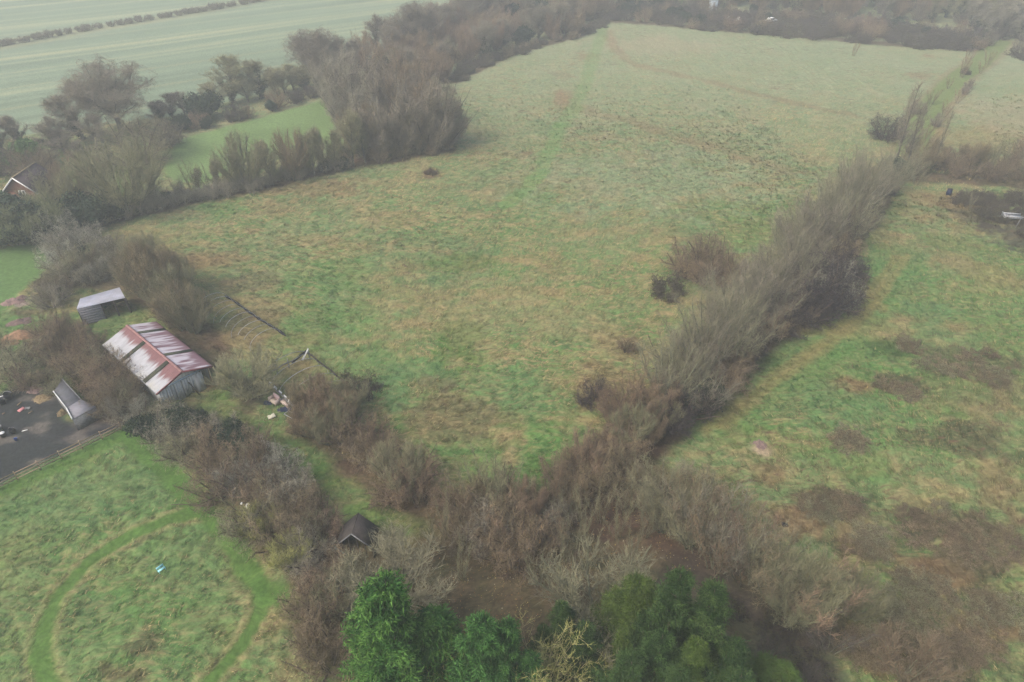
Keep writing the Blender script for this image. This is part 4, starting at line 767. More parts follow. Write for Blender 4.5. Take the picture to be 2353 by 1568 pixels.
plant('gold', 0, 0, 7.6, 9.4, 'yellow', label='yellow lichened bare tree at the centre of the bottom edge', world_xy=G(1250, 1535, 6.0), var=1).name = 'lichened_tree'
plant('gold', 0, 0, 6.8, 7.5, 'yellow', label='yellow lichened bare tree in front of the leftmost cypress', world_xy=G(990, 1575, 5.2), var=0)
for x, y, h, w, t in [(720, 1420, 3.8, 4.6, 'brown'), (760, 1400, 4, 4.5, 'red'), (745, 1480, 4, 4.6, 'brown'), (760, 1540, 4, 5, 'brown'), (790, 1390, 4, 4.6, 'olive')]: plant('round', x, y, h, w, t, desc='bare tangled bush', where='between the mown path and the leftmost cypress')
plant('round', 1440, 1450, 3.6, 3.4, 'red', label='pinkish brown bare bush among the dark conifers')
plant('round', 1480, 1470, 2.8, 2.4, 'lich', label='small whitish lichened bush among the dark conifers')
# ---- thin trees of the lower right
for x, y, h, w, t in [(1500, 1190, 6, 5.5, 'olive'), (1560, 1230, 6.4, 5.5, 'red'), (1640, 1310, 7, 6, 'red'), (1600, 1270, 6, 5, 'grey'), (1700, 1335, 6.8, 5.8, 'red'), (1760, 1370, 6.2, 5, 'olive'), (1830, 1420, 6.2, 6, 'olive'), (1860, 1430, 6.6, 6.5, 'red'), (1440, 1180, 5, 4.6, 'olive'), (1480, 1130, 5.5, 5.2, 'brown'), (1420, 1120, 4.6, 4.5, 'brown'), (1540, 1160, 5, 5, 'olive'), (1950, 1420, 4.6, 4.2, 'olive'), (1590, 1180, 5, 4.6, 'olive'), (2070, 1560, 4, 5.5, 'brown'), (1900, 1500, 3.6, 5, 'dark')]:
    plant('fan' if (x % 20) else 'thin', x, y, h, w, t, desc='see-through thin twigged tree', where='in the damp hollow at lower right')
fill([(1480, 1290), (1560, 1310), (1700, 1360), (1800, 1450), (1900, 1520), (1880, 1600), (1780, 1560), (1700, 1450), (1560, 1370)], 3.4, mixer('on the dark ground right of the conifers', [(2, 'bramble', .8, 1.5, 1, 'black', False, None, 'low dark bramble mound'), (1, 'round', 1.6, 2.6, 1.1, 'dark', False, None, 'low blackish bush')]))
for x, y, rx, ry, k in [(1895, 1162, 60, 22, 12), (2230, 850, 110, 32, 14), (2060, 795, 35, 14, 5), (2160, 1215, 90, 40, 12), (2240, 1250, 70, 40, 8), (1945, 1015, 30, 16, 6), (2055, 895, 35, 16, 6), (2280, 1410, 60, 40, 7), (2110, 1350, 60, 35, 7), (1985, 1490, 60, 30, 6), (2190, 1500, 70, 40, 7), (2000, 1240, 40, 40, 6), (2060, 1420, 50, 20, 5)]:
    for i in range(k):
        q_ = math.sqrt(prnd.random()); a_ = prnd.random()*6.28; h_ = U(.25, .75); plant('bramble', x+1.25*rx*q_*cos(a_), y+1.25*ry*q_*sin(a_), h_, U(2.0, 3.8), prnd.choice(['brown', 'olive', 'brown']), leaf=('bram', 900, .07), desc='low brown bramble tangle', where='in the rough right field')
for x, y, h, w, t in [(1520, 1215, 6.5, 6, 'olive'), (1580, 1250, 7.2, 6.4, 'olive'), (1660, 1300, 7.4, 6.4, 'grey'), (1730, 1340, 7, 6, 'olive'), (1620, 1230, 6, 6, 'red'), (1690, 1270, 6, 5.6, 'red'), (1790, 1390, 6.6, 6, 'brown'), (1560, 1190, 5.6, 5.6, 'grey')]:
    plant('feather', x, y, h, w, t, desc='taller twiggy willow', where='in the damp hollow at lower right')
# ---- a label for every plant
ORD = 'leftmost second third fourth fifth sixth seventh eighth ninth tenth eleventh twelfth thirteenth fourteenth fifteenth sixteenth seventeenth eighteenth nineteenth'.split()
TENS = ['', '', 'twenty', 'thirty', 'forty', 'fifty', 'sixty', 'seventy', 'eighty', 'ninety']
ONES = ' first second third fourth fifth sixth seventh eighth ninth'.split(' ')
def ordinal(i):
    if i == 0: return 'leftmost'
    if i < 19: return ORD[i]
    k = i+1; t, o_ = divmod(k, 10)
    if k < 100: return TENS[t]+('-'+ONES[o_] if o_ else '').replace('--', '-') if o_ else TENS[t][:-1]+'ieth'
    return 'number %d' % k
bykey = {}
for rec in PLANTED:
    if rec[3]: rec[0]['label'] = rec[3]
    else: bykey.setdefault((rec[1], rec[2]), []).append(rec)
for (ds, wh), L in bykey.items():
    L.sort(key=lambda q: q[5][0])
    for i, rec in enumerate(L):
        rec[0]['label'] = (ds+' '+wh) if len(L) == 1 else (ordinal(i)+' '+ds+(' ' if True else ' ')+wh)
        if len(L) > 1: rec[0]['group'] = wh+': '+ds+' kind'

# ------------------------------------------------------------------ built things
def K(px, py, z=0.0): return G(px/1.08797, py/1.08797, z)           # the same survey from the full-size photograph
M_ = dict(red=matte('red_paint', (.20, .065, .07), (.14, .045, .05), 3), wood=matte('weathered_wood', (.34, .255, .17), (.20, .15, .105), 5), dkwood=matte('dark_wood', (.06, .05, .045), (.035, .03, .028), 4), greywood=matte('grey_wood', (.22, .22, .22), (.13, .13, .13), 5),
          white=matte('white_plastic', (.80, .80, .78), (.62, .62, .60), 4), cream=matte('cream_cloth', (.56, .47, .40), (.42, .34, .28), 4), steel=matte('galvanised_steel', (.33, .34, .35), (.2, .2, .21), 4, .5, .4), black=matte('black_rubber', (.02, .02, .024), None, 4, .6),
          navy=matte('navy_sheet', (.02, .03, .07), None, 3, .5), blue=matte('blue_plastic', (.03, .06, .28), None, 3, .5), sheet=matte('pale_wall_sheet', (.50, .52, .52), (.30, .30, .28), 1.4, stretch=(3, 3, .35)), felt=matte('roof_felt', (.13, .13, .155), (.09, .095, .10), 2),
          slate=matte('grey_boards', (.27, .26, .29), (.19, .19, .21), 3, stretch=(.3, 6, 1)), brick=matte('brick_wall', (.20, .10, .07), (.14, .075, .06), 5), tile=matte('roof_tiles', (.10, .075, .085), (.065, .05, .055), 4), glass=matte('dark_glass', (.04, .045, .05), None, 1, .15, .5),
          trans=matte('mossy_skylight', (.075, .08, .055), (.05, .055, .04), 2), earth=matte('rubble', (.22, .15, .13), (.14, .10, .09), 3), chip=matte('wood_chips', (.27, .175, .10), (.15, .095, .055), 4), straw=matte('straw', (.22, .165, .095), (.18, .13, .075), 5),
          cyan=matte('pale_turquoise_plastic', (.30, .62, .62), (.24, .54, .55), 4, .5), pink=matte('pink_board', (.50, .22, .24), (.38, .16, .18), 3))
def root_at(name, label, cat, xy, rz=0, group=None, z=0):
    o = link(name, None, None, (xy[0], xy[1], float(z0(xy[0], xy[1]))+z), rz); return tag(o, label, cat, group)

# ---- red and white barn
BL, BW, EH, RH = 12.9, 2.95, 2.5, 3.5
barn = root_at('barn', 'long tin barn with worn red and white corrugated roof and pale gable end', 'barn', (-36.2, 58.45), radians(48.6))
def roof_slope(name, sgn, painter):
    n_y = int(BL/0.065); n_s = 26; y = np.linspace(-.25, BL+.2, n_y); s = np.linspace(0, 1, n_s)
    Yg, Sg = np.meshgrid(y, s); Xg = sgn*(0.04+Sg*(BW+.28)); Zg = RH-Sg*(RH-EH)*(BW+.28)/BW+.028*np.sin(Yg*2*pi/.26)
    V = np.stack([Xg, Yg, Zg], -1).reshape(-1, 3); Cc = painter(Yg, Sg).reshape(-1, 3)
    j, i = np.meshgrid(np.arange(n_s-1), np.arange(n_y-1), indexing='ij'); q = (j*n_y+i).ravel(); F = np.stack([q, q+1, q+n_y+1, q+n_y], -1)
    N = len(V); V2 = V-np.array([0, 0, .025]); F2 = F[:, ::-1]+N
    e = []
    for a in range(n_y-1): e += [(a, a+N, a+1+N, a+1), ((n_s-1)*n_y+a, (n_s-1)*n_y+a+1, (n_s-1)*n_y+a+1+N, (n_s-1)*n_y+a+N)]
    if sgn < 0: F = F[:, ::-1]; F2 = F2[:, ::-1]
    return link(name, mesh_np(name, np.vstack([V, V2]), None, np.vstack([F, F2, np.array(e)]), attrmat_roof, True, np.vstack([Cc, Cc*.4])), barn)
attrmat_roof = attrmat('corrugated_roof_paint', False); attrmat_roof.node_tree.nodes['Principled BSDF'].inputs['Roughness'].default_value = .6
RED = np.array([.185, .095, .097]); WH = np.array([.37, .37, .385]); YL = np.array([.36, .34, .25]); PU = np.array([.20, .12, .14])
def paint_left(y, s):
    st = vnoise(y/.26, s*2.2, 201)*.6+vnoise(y/.9, s*1.5, 203)*.4; thr = .12+.36*st+.08*np.sin(y*.7)-.10*sst(9, 12, y)+.12*sst(3, 1, y)
    m = sst(-.10, .16, s-thr)[..., None]; C = RED*(1-m)+WH*m; yl = (sst(.6, 1, s)*.6*vnoise(y/.5, s*3, 205))[..., None]
    C = C*(1-yl)+YL*yl; return C*(.85+.25*vnoise(y/.13, s*5, 207)[..., None])
def paint_right(y, s):
    st = vnoise(y/.30, s*2.6, 211)*.6+vnoise(y/.16, s*1.4, 213)*.4; m = sst(.34, .66, st-.28*sst(.55, 1, s)+.06)[..., None]
    C = PU*(1-m)+np.array([.50, .46, .49])*m; r = sst(.85, 1, s)[..., None]*.8; return C*(1-r)+RED*.8*r
roof_slope('roof', -1, paint_left); roof_slope('roof', 1, paint_right)
def strip(sgn, y0_, y1_):
    m = MB(); a = sgn*.1; b = sgn*(BW+.24); za = RH-.1*(RH-EH)/BW+.055; zb = EH-.24*(RH-EH)/BW+.055
    P = [(a, y0_, za), (b, y0_, zb), (b, y1_, zb), (a, y1_, za)]
    m.slab(*(P if sgn < 0 else P[::-1]), .02) if False else m.slab(*(P[::-1] if sgn < 0 else P), .02); m.build('skylight_strip', M_['trans'], barn)
for a in ((-1, 2.3, 3.0), (-1, 7.9, 8.6), (1, 3.9, 4.5), (1, 10.4, 11.0)): strip(*a)
m = MB(); m.bar((0, -.28, RH+.06), (0, BL+.22, RH+.06), .30, .06); m.build('ridge_cap', matte('faded_red_ridge', (.30, .17, .17), (.20, .09, .09), 3), barn)
for s in (-1, 1):
    m = MB(); m.bar((0, -.29, RH-.02), (s*(BW+.3), -.29, EH-.2), .05, .2); m.build('barge_board', M_['red'], barn)
m = MB(); m.v = [(-BW, .03, EH), (BW, .03, EH), (0, .03, RH-.05), (-BW, .09, EH), (BW, .09, EH), (0, .09, RH-.05)]; m.t = [(0, 1, 2), (5, 4, 3)]; m.q = [(0, 3, 4, 1), (1, 4, 5, 2), (2, 5, 3, 0)]
m.build('gable_panel', M_['sheet'], barn)
m = MB(); m.bar((-BW, -.04, EH-.02), (BW, -.04, EH-.02), .07, .16); m.build('tie_beam', matte('blue_grey_beam', (.27, .36, .42), (.2, .26, .3), 3), barn)
m = MB(); x = -BW; k = 0
while x < 1.75:
    w_ = .24+.12*math.sin(k*2.3)**2; m.box(x, min(x+w_-.025, 1.8), .02+.03*(k % 3), .05+.03*(k % 3), -.1, EH-.10-.1*(k % 2)); x += w_; k += 1
m.build('gable_wall', M_['sheet'], barn)
m = MB(); m.slab((.9, -.45, 0), (1.9, -.35, 0), (2.0, -.02, EH-.25), (1.0, -.06, EH-.35), .04); m.build('loose_sheet', M_['sheet'], barn)
m = MB(); m.bar((.75, -.75, 0), (.35, -.02, 1.7), .08); m.build('prop', M_['dkwood'], barn)
m = MB(); m.bar((BW+.25, -.25, EH-.2), (BW+.95, -.9, 0), .09); m.bar((BW-.1, .1, 0), (BW-.1, .1, EH), .12); m.build('corner_post', M_['wood'], barn)
for s in (-1, 1):
    m = MB(); m.box(*(sorted((s*BW, s*(BW-.06)))), .12, BL, -.1, EH-.1); m.build('side_wall', M_['sheet'], barn)
m = MB(); m.box(-BW+.07, BW-.07, BL-.1, BL-.02, -.1, EH-.1); m.v += [(-BW+.1, BL-.06, EH-.1), (BW-.1, BL-.06, EH-.1), (0, BL-.06, RH-.1)]; m.t = [(8, 9, 10)]; m.build('back_wall', M_['sheet'], barn)

# ---- open grey shed behind the barn
def quad_pts(L, z): return [np.array([*K(x, y, zz), zz]) for (x, y), zz in zip(L, z)]
FL_, FR_, BR_, BL_ = quad_pts([(193, 776), (314, 748), (300, 722), (202, 750)], [2.5, 2.5, 2.1, 2.1])
def grounded(o, pts): return [np.array([p[0]-o.location.x, p[1]-o.location.y, p[2]]) for p in pts]
sh = root_at('field_shed', 'open fronted shed with pale grey corrugated roof half hidden in scrub', 'shed', ((FL_+FR_)/2)[:2]); a, b, c, d = grounded(sh, (FL_, FR_, BR_, BL_))
m = MB(); n_c = 60
for i in range(n_c):
    t0, t1 = i/n_c, (i+.96)/n_c; zo = .02*(i % 2); up_ = np.array([0, 0, zo])
    m.slab(a+(b-a)*t0+up_, a+(b-a)*t1+up_, d+(c-d)*t1+up_, d+(c-d)*t0+up_, .04)
m.build('roof', matte('pale_grey_roof', (.47, .48, .56), (.36, .36, .40), .6), sh)
dr = lambda p, z: np.array([p[0], p[1], z])
ins = .06
m = MB(); mid = a+(b-a)*.47
for k in range(7): m.slab(dr(a, .35*k+.02), dr(mid, .35*k+.02), dr(mid+(0, .06, 0), .35*k+.31), dr(a+(0, .06, 0), .35*k+.31), .04)
m.build('front_boards', M_['slate'], sh)
m = MB(); [m.slab(dr(p, 0), dr(q, 0), dr(q, 2.0), dr(p, 2.0), .06) for p, q in ((d, a), (b, c), (c, d))]; m.build('wall', M_['dkwood'], sh)
for t in (.47, .74, .995):
    p = a+(b-a)*t; m = MB(); m.bar(dr(p, -.1)+(0, .1, 0), dr(p, 2.42)+(0, .1, 0), .14); m.build('post', M_['dkwood'], sh)

# ---- low lean-to shed at the yard
P0, P1, P2, P3, P4, P5 = quad_pts([(135, 982), (157, 951), (203, 1001), (168, 1024), (182, 1051), (241, 1020)], [1.7, 1.9, 1.9, 1.7, 1.6, 1.6])
ls = root_at('yard_shed', 'low shed with dark felt roof and a paler boarded end beside the cinder yard', 'shed', P3[:2]); g0, g1, g2, g3, g4, g5 = grounded(ls, (P0, P1, P2, P3, P4, P5))
m = MB(); m.slab(g0, g3, g2, g1, .08); m.build('felt_roof', M_['felt'], ls)
m = MB(); m.slab(g3+(0, 0, .02), g4, g5, g2+(0, 0, .02), .07); m.build('board_roof', M_['slate'], ls)
m = MB(); m.bar(g0+(0, 0, .05), g3+(0, 0, .05), .1, .14); m.bar(g3+(0, 0, .06), g4+(0, 0, .05), .12, .2); m.build('white_edge_board', matte('chalky_board', (.55, .56, .54), (.38, .38, .36), 3), ls)
m = MB(); m.bar(g1+(0, 0, .04), g2+(0, 0, .05), .09, .1); m.build('back_edge_board', M_['greywood'], ls)
m = MB()
for p, q in ((g0, g3), (g3, g4), (g4, g5), (g1, g0)): m.slab(dr(p, -.1), dr(q, -.1), dr(q, q[2]-.12), dr(p, p[2]-.12), .05)
m.build('wall', M_['greywood'], ls)

# ---- ruined hut at the foot of the track
hut = root_at('ruined_hut', 'small dark ruined hut with open gable and grey barge boards in the bushes', 'hut', K(892, 1395), radians(-4)); hut.scale = (1.15, 1.15, 1.15)
HW, HE, HR, HD = 1.35, 1.25, 2.75, 1.9
for s in (-1, 1):
    m = MB(); P = [(0, -.05, HR), (s*(HW+.1), -.05, HE-.1), (s*(HW+.1), HD, HE-.1), (0, HD, HR)]; m.slab(*(P if s > 0 else P[::-1]), .05); m.build('roof', M_['dkwood'], hut)
    m = MB(); m.bar((0, -.09, HR+.03), (s*(HW+.14), -.09, HE-.12), .04, .11); m.build('barge_board', M_['greywood'], hut)
    m = MB(); m.box(*sorted((s*HW, s*(HW-.06))), 0, HD, -.1, HE-.1); m.build('wall', M_['dkwood'], hut)
m = MB(); m.box(-HW+.07, HW-.07, HD-.1, HD-.04, -.1, HE); m.build('back_wall', M_['dkwood'], hut)
m = MB(); m.bar((-HW-.1, -.15, HE-.1), (.1, -.5, .25), .05, .2); m.build('fallen_board', matte('bluish_board', (.20, .26, .27), (.13, .17, .17), 3), hut)
m = MB(); [m.bar((x_, -.02, 0), (x_*.96, 0, HE+(HW-abs(x_))*.9), .06) for x_ in (-.9, -.35, .3, .85)]; m.build('stud', M_['dkwood'], hut)

# ---- broken polytunnels
def hoop(P, Q, h, r=.035, n=14, t0=0, t1=1):
    P = np.array([*P, 0.0]); Q = np.array([*Q, 0.0]); out = []
    for i in range(n+1):
        t = t0+(t1-t0)*i/n; a = pi*t; p = (P+Q)/2+(P-Q)/2*cos(a); out.append(p+np.array([0, 0, h*sin(a)**.8]))
    m = MB(); m.tube(out, r, 5); return m
pa, pb = K(566, 748), K(716, 848); tr = root_at('polytunnel_frame', 'row of bare hoops with a black plastic roll along the meadow edge', 'polytunnel', (pa+pb)/2)
o2 = np.array([tr.location.x, tr.location.y]); dv = unit(pb-pa); nv = np.array([-dv[1], dv[0]]); nv = nv if nv[0] < 0 else -nv
for i in range(10):
    p = pa+(pb-pa)*(i+.3)/10-o2; hoop(p, p+nv*4.4, 1.75, .03, t1=.86 if i % 3 else 1).build('hoop', M_['steel'], tr)
m = MB(); R_ = [np.array([*(pa+(pb-pa)*t-o2), .35+.12*sin(t*9)]) for t in np.linspace(0, 1, 22)]; m.tube(R_, [.13+.05*sin(i*1.7) for i in range(22)], 6); m.build('plastic_roll', M_['black'], tr)
m = MB(); q = pa+nv*2.6-o2; m.bar((*q, 0), (*q, 1.6), .06); m.bar((*q, 1.2), (*(q+nv*2.2), .9), .05); m.build('end_post', M_['dkwood'], tr)
A_, B_, C_, D_ = K(658, 953), K(774, 893), K(892, 986), K(762, 1052); tu = root_at('broken_polytunnel', 'collapsed polytunnel frame with torn plastic overgrown by russet shrubs', 'polytunnel', (A_+B_+C_+D_)/4); o2 = np.array([tu.location.x, tu.location.y])
for i in range(6):
    t = i/5; p = A_+(D_-A_)*t-o2; q = B_+(C_-B_)*t-o2; hoop(p, q, 2.0, .035, 18).build('hoop', M_['steel'], tu)
def rail(P, Q, h, mat, name, w=.07, sag=.08):
    m = MB(); L = [np.array([*(P+(Q-P)*t-o2), h+sag*sin(t*17)]) for t in np.linspace(0, 1, 14)]
    for u_, v_ in zip(L[:-1], L[1:]): m.bar(u_, v_, w, w*1.8)
    m.build(name, mat, tu)
rail(B_, C_, .7, M_['dkwood'], 'side_rail', .1); rail(A_, D_, .75, M_['greywood'], 'side_rail', .1); rail(A_, B_, .9, M_['greywood'], 'end_rail', .07)
m = MB()
for t in (0, .3, .55, 1): p = A_+(B_-A_)*t-o2; m2 = MB(); m2.bar((*p, -.1), (*p, 1.5), .08); m2.build('post', M_['steel'], tu)
p = B_-o2; q = B_+(A_-B_)*.18-o2
m.slab((*p, 1.45), (*q, .35), (*(q+np.array([.25, -.1])), .3), (*(p+np.array([.12, 0])), 1.4), .02); m.build('torn_plastic', M_['white'], tu)
m = MB(); p = A_+(B_-A_)*.62-o2; q = B_+(A_-B_)*.04-o2; m.slab((*p, .45), (*q, 1.0), (*q, 1.4), (*p, .75), .02); m.build('black_sheet', M_['black'], tu)
m = MB()
for t in np.linspace(0.05, .75, 7): p = A_+(D_-A_)*t-o2; m.slab((*p, .78), (*(p+(D_-A_)*.07), .70), (*(p+(D_-A_)*.07+(0.1, .2)), .95), (*(p+(.1, .2)), .92), .02)
m.build('plastic_shreds', M_['white'], tu)

# ---- dumped things beside the polytunnel
so = root_at('broken_sofa', 'broken pale pink and cream sofa beside the collapsed polytunnel', 'sofa', K(694, 1010), radians(-38))
m = MB(); m.box(-1.0, -.05, -.30, .30, .05, .38); m.build('seat', M_['cream'], so)
m = MB(); m.box(-1.0, -.05, .31, .46, .05, .95); m.build('backrest', matte('pale_pink_cloth', (.66, .50, .48), (.5, .36, .35), 4), so)
for x_ in (-1.16, -.04): m = MB(); m.box(x_, x_+.15, -.34, .46, .05, .68); m.build('armrest', M_['cream'], so)
s2 = root_at('sofa_seat', 'loose cream coloured sofa section lying on the navy sheet', 'sofa', K(716, 1012), radians(-42))
m = MB(); m.box(-.75, .6, -.26, .26, .1, .42); m.box(-.75, .6, .27, .38, .1, .7); m.build('cushions', M_['cream'], s2)
m = MB(); m.box(-.8, -.76, -.3, .38, .05, .62); m.build('end_panel', M_['greywood'], s2)
def sheet(name, label, cat, c, w, d, mat, rz=0, z=.18, seed=1, tilt=.1):
    r = np.random.default_rng(seed); n_ = 9; xs = np.linspace(-w/2, w/2, n_); ys = np.linspace(-d/2, d/2, n_); Xs, Ys = np.meshgrid(xs, ys)
    Xs = Xs*(1+.12*r.normal(0, 1, Xs.shape)*(np.abs(Ys) > d*.4)); Zs = z+.07*r.normal(0, 1, Xs.shape)*min(w, 1)+tilt*Xs; Vt = np.stack([Xs, Ys, Zs], -1).reshape(-1, 3); Vb = Vt-(0, 0, .04); N = n_*n_
    j, i = np.meshgrid(np.arange(n_-1), np.arange(n_-1)); q = (j*n_+i).ravel(); F = np.stack([q, q+1, q+n_+1, q+n_], -1); e = []
    for k in range(n_-1):
        for p_, q_ in ((k+1, k), ((n_-1)*n_+k, (n_-1)*n_+k+1), (k*n_, (k+1)*n_), ((k+1)*n_+n_-1, k*n_+n_-1)): e.append((p_, q_, q_+N, p_+N))
    o = link(name, mesh_np(name, np.vstack([Vt, Vb]), None, np.vstack([F, F[:, ::-1]+N, np.array(e)]), mat), None, (c[0], c[1], float(z0(*c))), rz); return tag(o, label, cat)
sheet('tarpaulin', 'crumpled navy tarpaulin on the ground under the sofa section', 'tarpaulin', K(712, 1022), 1.6, .9, M_['navy'], .4, .1, 3, 0)
sheet('tarpaulin', 'small navy tarpaulin in the dark ground left of the broken sofa', 'tarpaulin', K(671, 1007), 1.0, .6, M_['navy'], 0, .12, 5, 0)
sheet('pale_board', 'single cream coloured board lying flat on the grass below the sofa', 'board', K(679, 1042), .75, .6, matte('cream_board', (.72, .68, .55), (.6, .55, .42), 4), .6, .22, 6, .1)
fr = root_at('metal_frame', 'grey metal bed frame lying on the grass below the sofa', 'bed frame', K(730, 1040), radians(-35))
m = MB(); m.bar((-.9, -.35, .2), (.9, -.35, .3), .05); m.build('side_bar', M_['steel'], fr); m = MB(); m.bar((-.9, .3, .2), (.9, .3, .35), .05); m.build('side_bar', M_['steel'], fr)
m = MB(); m.bar((.88, -.37, .3), (.95, 1.1, .7), .05); m.bar((-.88, -.37, .2), (-.88, .32, .22), .05); m.build('end_bar', M_['steel'], fr)
def sack(label, c, w, h, seed, cat='sack', mat='white', grp=None, name='white_sack', z=0.0):
    r = np.random.default_rng(seed); V = []; n_, k_ = 12, 7
    for j in range(k_+1):
        a = pi*j/k_
        for i in range(n_):
            b = 2*pi*i/n_; rr = 1+.16*r.normal(); sx = (abs(sin(a))**.6)
            V.append((w/2*rr*sx*cos(b), w*.42*rr*sx*sin(b), h/2+h/2*cos(a)*(1+.1*r.normal())))
    F = [(j*n_+i, (j+1)*n_+i, (j+1)*n_+(i+1) % n_, j*n_+(i+1) % n_) for j in range(k_) for i in range(n_)]
    o = link(name, mesh_np(name, np.array(V), None, np.array(F), M_[mat], True), None, (c[0], c[1], float(z0(*c))+z), r.uniform(0, 3)); return tag(o, label, cat, grp)
sack('upper of the two bulging white bags on the grass by the broad hedge', K(646, 1103), 1.15, .7, 1); sack('lower of the two bulging white bags on the grass by the broad hedge', K(662, 1117), 1.15, .7, 2)
sack('crumpled pale grey plastic bag showing through the ring path hedge', K(621, 1268, 2.2), .5, .4, 3, z=2.1); sack('tiny white bag left of the grey one in the ring path hedge', K(604, 1259, 2.2), .22, .2, 4, z=2.1)
sack('bright white wrapped bale among the far brambles, left of the pair', K(1821.6, 47, 1.6), 1.5, 2.2, 7, 'bale', name='wrapped_bale'); sack('bright white wrapped bale among the far brambles, right of the pair', K(1846, 50, 1.8), 2.0, 2.5, 8, 'bale', name='wrapped_bale')

# ---- cinder yard clutter
def lathe(prof, n_=14):
    m = MB(); b = 0
    for r_, z_ in prof:
        for i in range(n_): a = 2*pi*i/n_; m.v.append((r_*cos(a), r_*sin(a), z_))
    for j in range(len(prof)-1):
        for i in range(n_): m.q.append((j*n_+i, j*n_+(i+1) % n_, (j+1)*n_+(i+1) % n_, (j+1)*n_+i))
    return m
bucket = [(.001, .03), (.22, .03), (.28, .5), (.30, .52), (.27, .52), (.2, .08), (.001, .08)]
for px, py, s, mt, lb in [(11, 1014, 1.25, 'black', 'black tub on the cinder yard nearest the left edge'), (27, 1001, 1.5, 'black', 'largest black tub on the upper part of the cinder yard'), (2, 1080, 1.1, 'steel', 'grey tub cut by the left edge of the yard'), (36, 1086, 1.15, 'black', 'black tub above the blue one on the cinder yard'), (43, 1104, .6, 'blue', 'small bright blue bucket on the cinder yard')]:
    r0 = root_at('tub', lb, 'tub', K(px, py)); r0.scale = (s, s, s); lathe(bucket).build('body', M_[mt], r0, smooth=True); m = MB(); m.tube([(.3*cos(a), .06, .5+.16*sin(a)) for a in np.linspace(0, pi, 9)], .012, 4); m.build('handle', M_['steel'], r0)
r0 = root_at('tub', 'black tub with a white lid on the cinder yard', 'tub', K(12, 1095)); lathe(bucket).build('body', M_['black'], r0, smooth=True); lathe([(.001, .56), (.24, .55), (.25, .52), (.001, .52)]).build('lid', M_['white'], r0, smooth=True)
def plank(label, c1, c2, w, mt, z=.08, name='plank'):
    a = K(*c1); b = K(*c2); m = MB(); m.bar((*(a-(a+b)/2), z), (*(b-(a+b)/2), z+.05), w, .06); c = (a+b)/2; o = m.build(name, M_[mt], None, (c[0], c[1], float(z0(*c)))); return tag(o, label, 'plank')
plank('pale pole lying across the upper left of the cinder yard', (0, 999), (17, 994), .08, 'white'); plank('bare brown plank above the pink board on the yard', (46, 1019), (57, 1011), .1, 'straw'); plank('pink and white board lying on the cinder yard', (49, 1035), (64, 1026), .45, 'pink', .12, 'pink_board')
plank('thin straw coloured stick right of the pink board', (73, 1039), (84, 1034), .07, 'straw'); plank('long pale stick on the lower cinder yard', (57, 1083), (72, 1080), .06, 'white'); plank('short brown plank below the tubs', (8, 1041), (16, 1038), .14, 'wood'); sheet('grey_sheet', 'scrap of pale grey sheet beside the pink board', 'sheet', K(71, 1026), .6, .35, M_['greywood'], .3, .1, 9, 0)
def heap(name, label, cat, c, w, d, h, mt, seed, rz=0):
    r = np.random.default_rng(seed); n_ = 26; X_, Y_ = np.meshgrid(np.linspace(-1, 1, n_), np.linspace(-1, 1, n_)); q = np.hypot(X_, Y_)*(.75+.6*fbm(X_*1.7+seed*3, Y_*1.7, seed+5, 2)); Zq = h*np.clip(1-q**1.6, 0, 1)*(.5+fbm(X_*3+seed, Y_*3, seed, 3))+.16*(r.random(X_.shape)-.5)*(q < 1)-.05-.25*(q > 1)
    V = np.stack([X_*w/2, Y_*d/2, Zq], -1).reshape(-1, 3); j, i = np.meshgrid(np.arange(n_-1), np.arange(n_-1)); p = (j*n_+i).ravel()
    o = link(name, mesh_np(name, V, None, np.stack([p, p+1, p+n_+1, p+n_], -1), M_[mt], False), None, (c[0], c[1], float(z0(*c))), rz); return tag(o, label, cat)
heap('wood_chip_heap', 'long orange heap of wood chips at the left edge above the yard', 'heap', K(52, 845), 4.6, 2.2, .9, 'chip', 3, .35); heap('wood_chip_heap', 'low orange tail of wood chips cut by the left edge', 'heap', K(6, 866), 4.4, 2.0, .5, 'chip', 4, .5)
heap('straw_heap', 'scattered straw heap between shrubs and the low shed', 'heap', K(108, 1000), 2.2, 2.0, .3, 'straw', 5); heap('straw_heap', 'small yellow straw heap at the corner of the low shed', 'heap', K(158, 1036), 1.2, 1.3, .45, 'straw', 6)
heap('straw_heap', 'brown straw pile beside the shrubs above the cinder yard', 'heap', K(92, 978), 2.0, 2.0, .3, 'earth', 11)
heap('rubble_heap', 'pinkish rubble heap at the edge of the left lawn', 'heap', K(33, 760), 3.4, 1.3, .7, 'earth', 7, .3); heap('rubble_heap', 'smaller rubble heap right of the pinkish one by the lawn', 'heap', K(56, 749), 1.8, 1.0, .6, 'earth', 8, .3); heap('rubble_heap', 'brown earth heap in the green strip above the wood chips', 'heap', K(52, 808), 3.4, 1.8, .5, 'earth', 9, .4)
heap('bare_stone_patch', 'pale heap of broken stones in the right field', 'heap', K(1899, 1108), 1.7, 2.0, .22, 'earth', 12, .7)

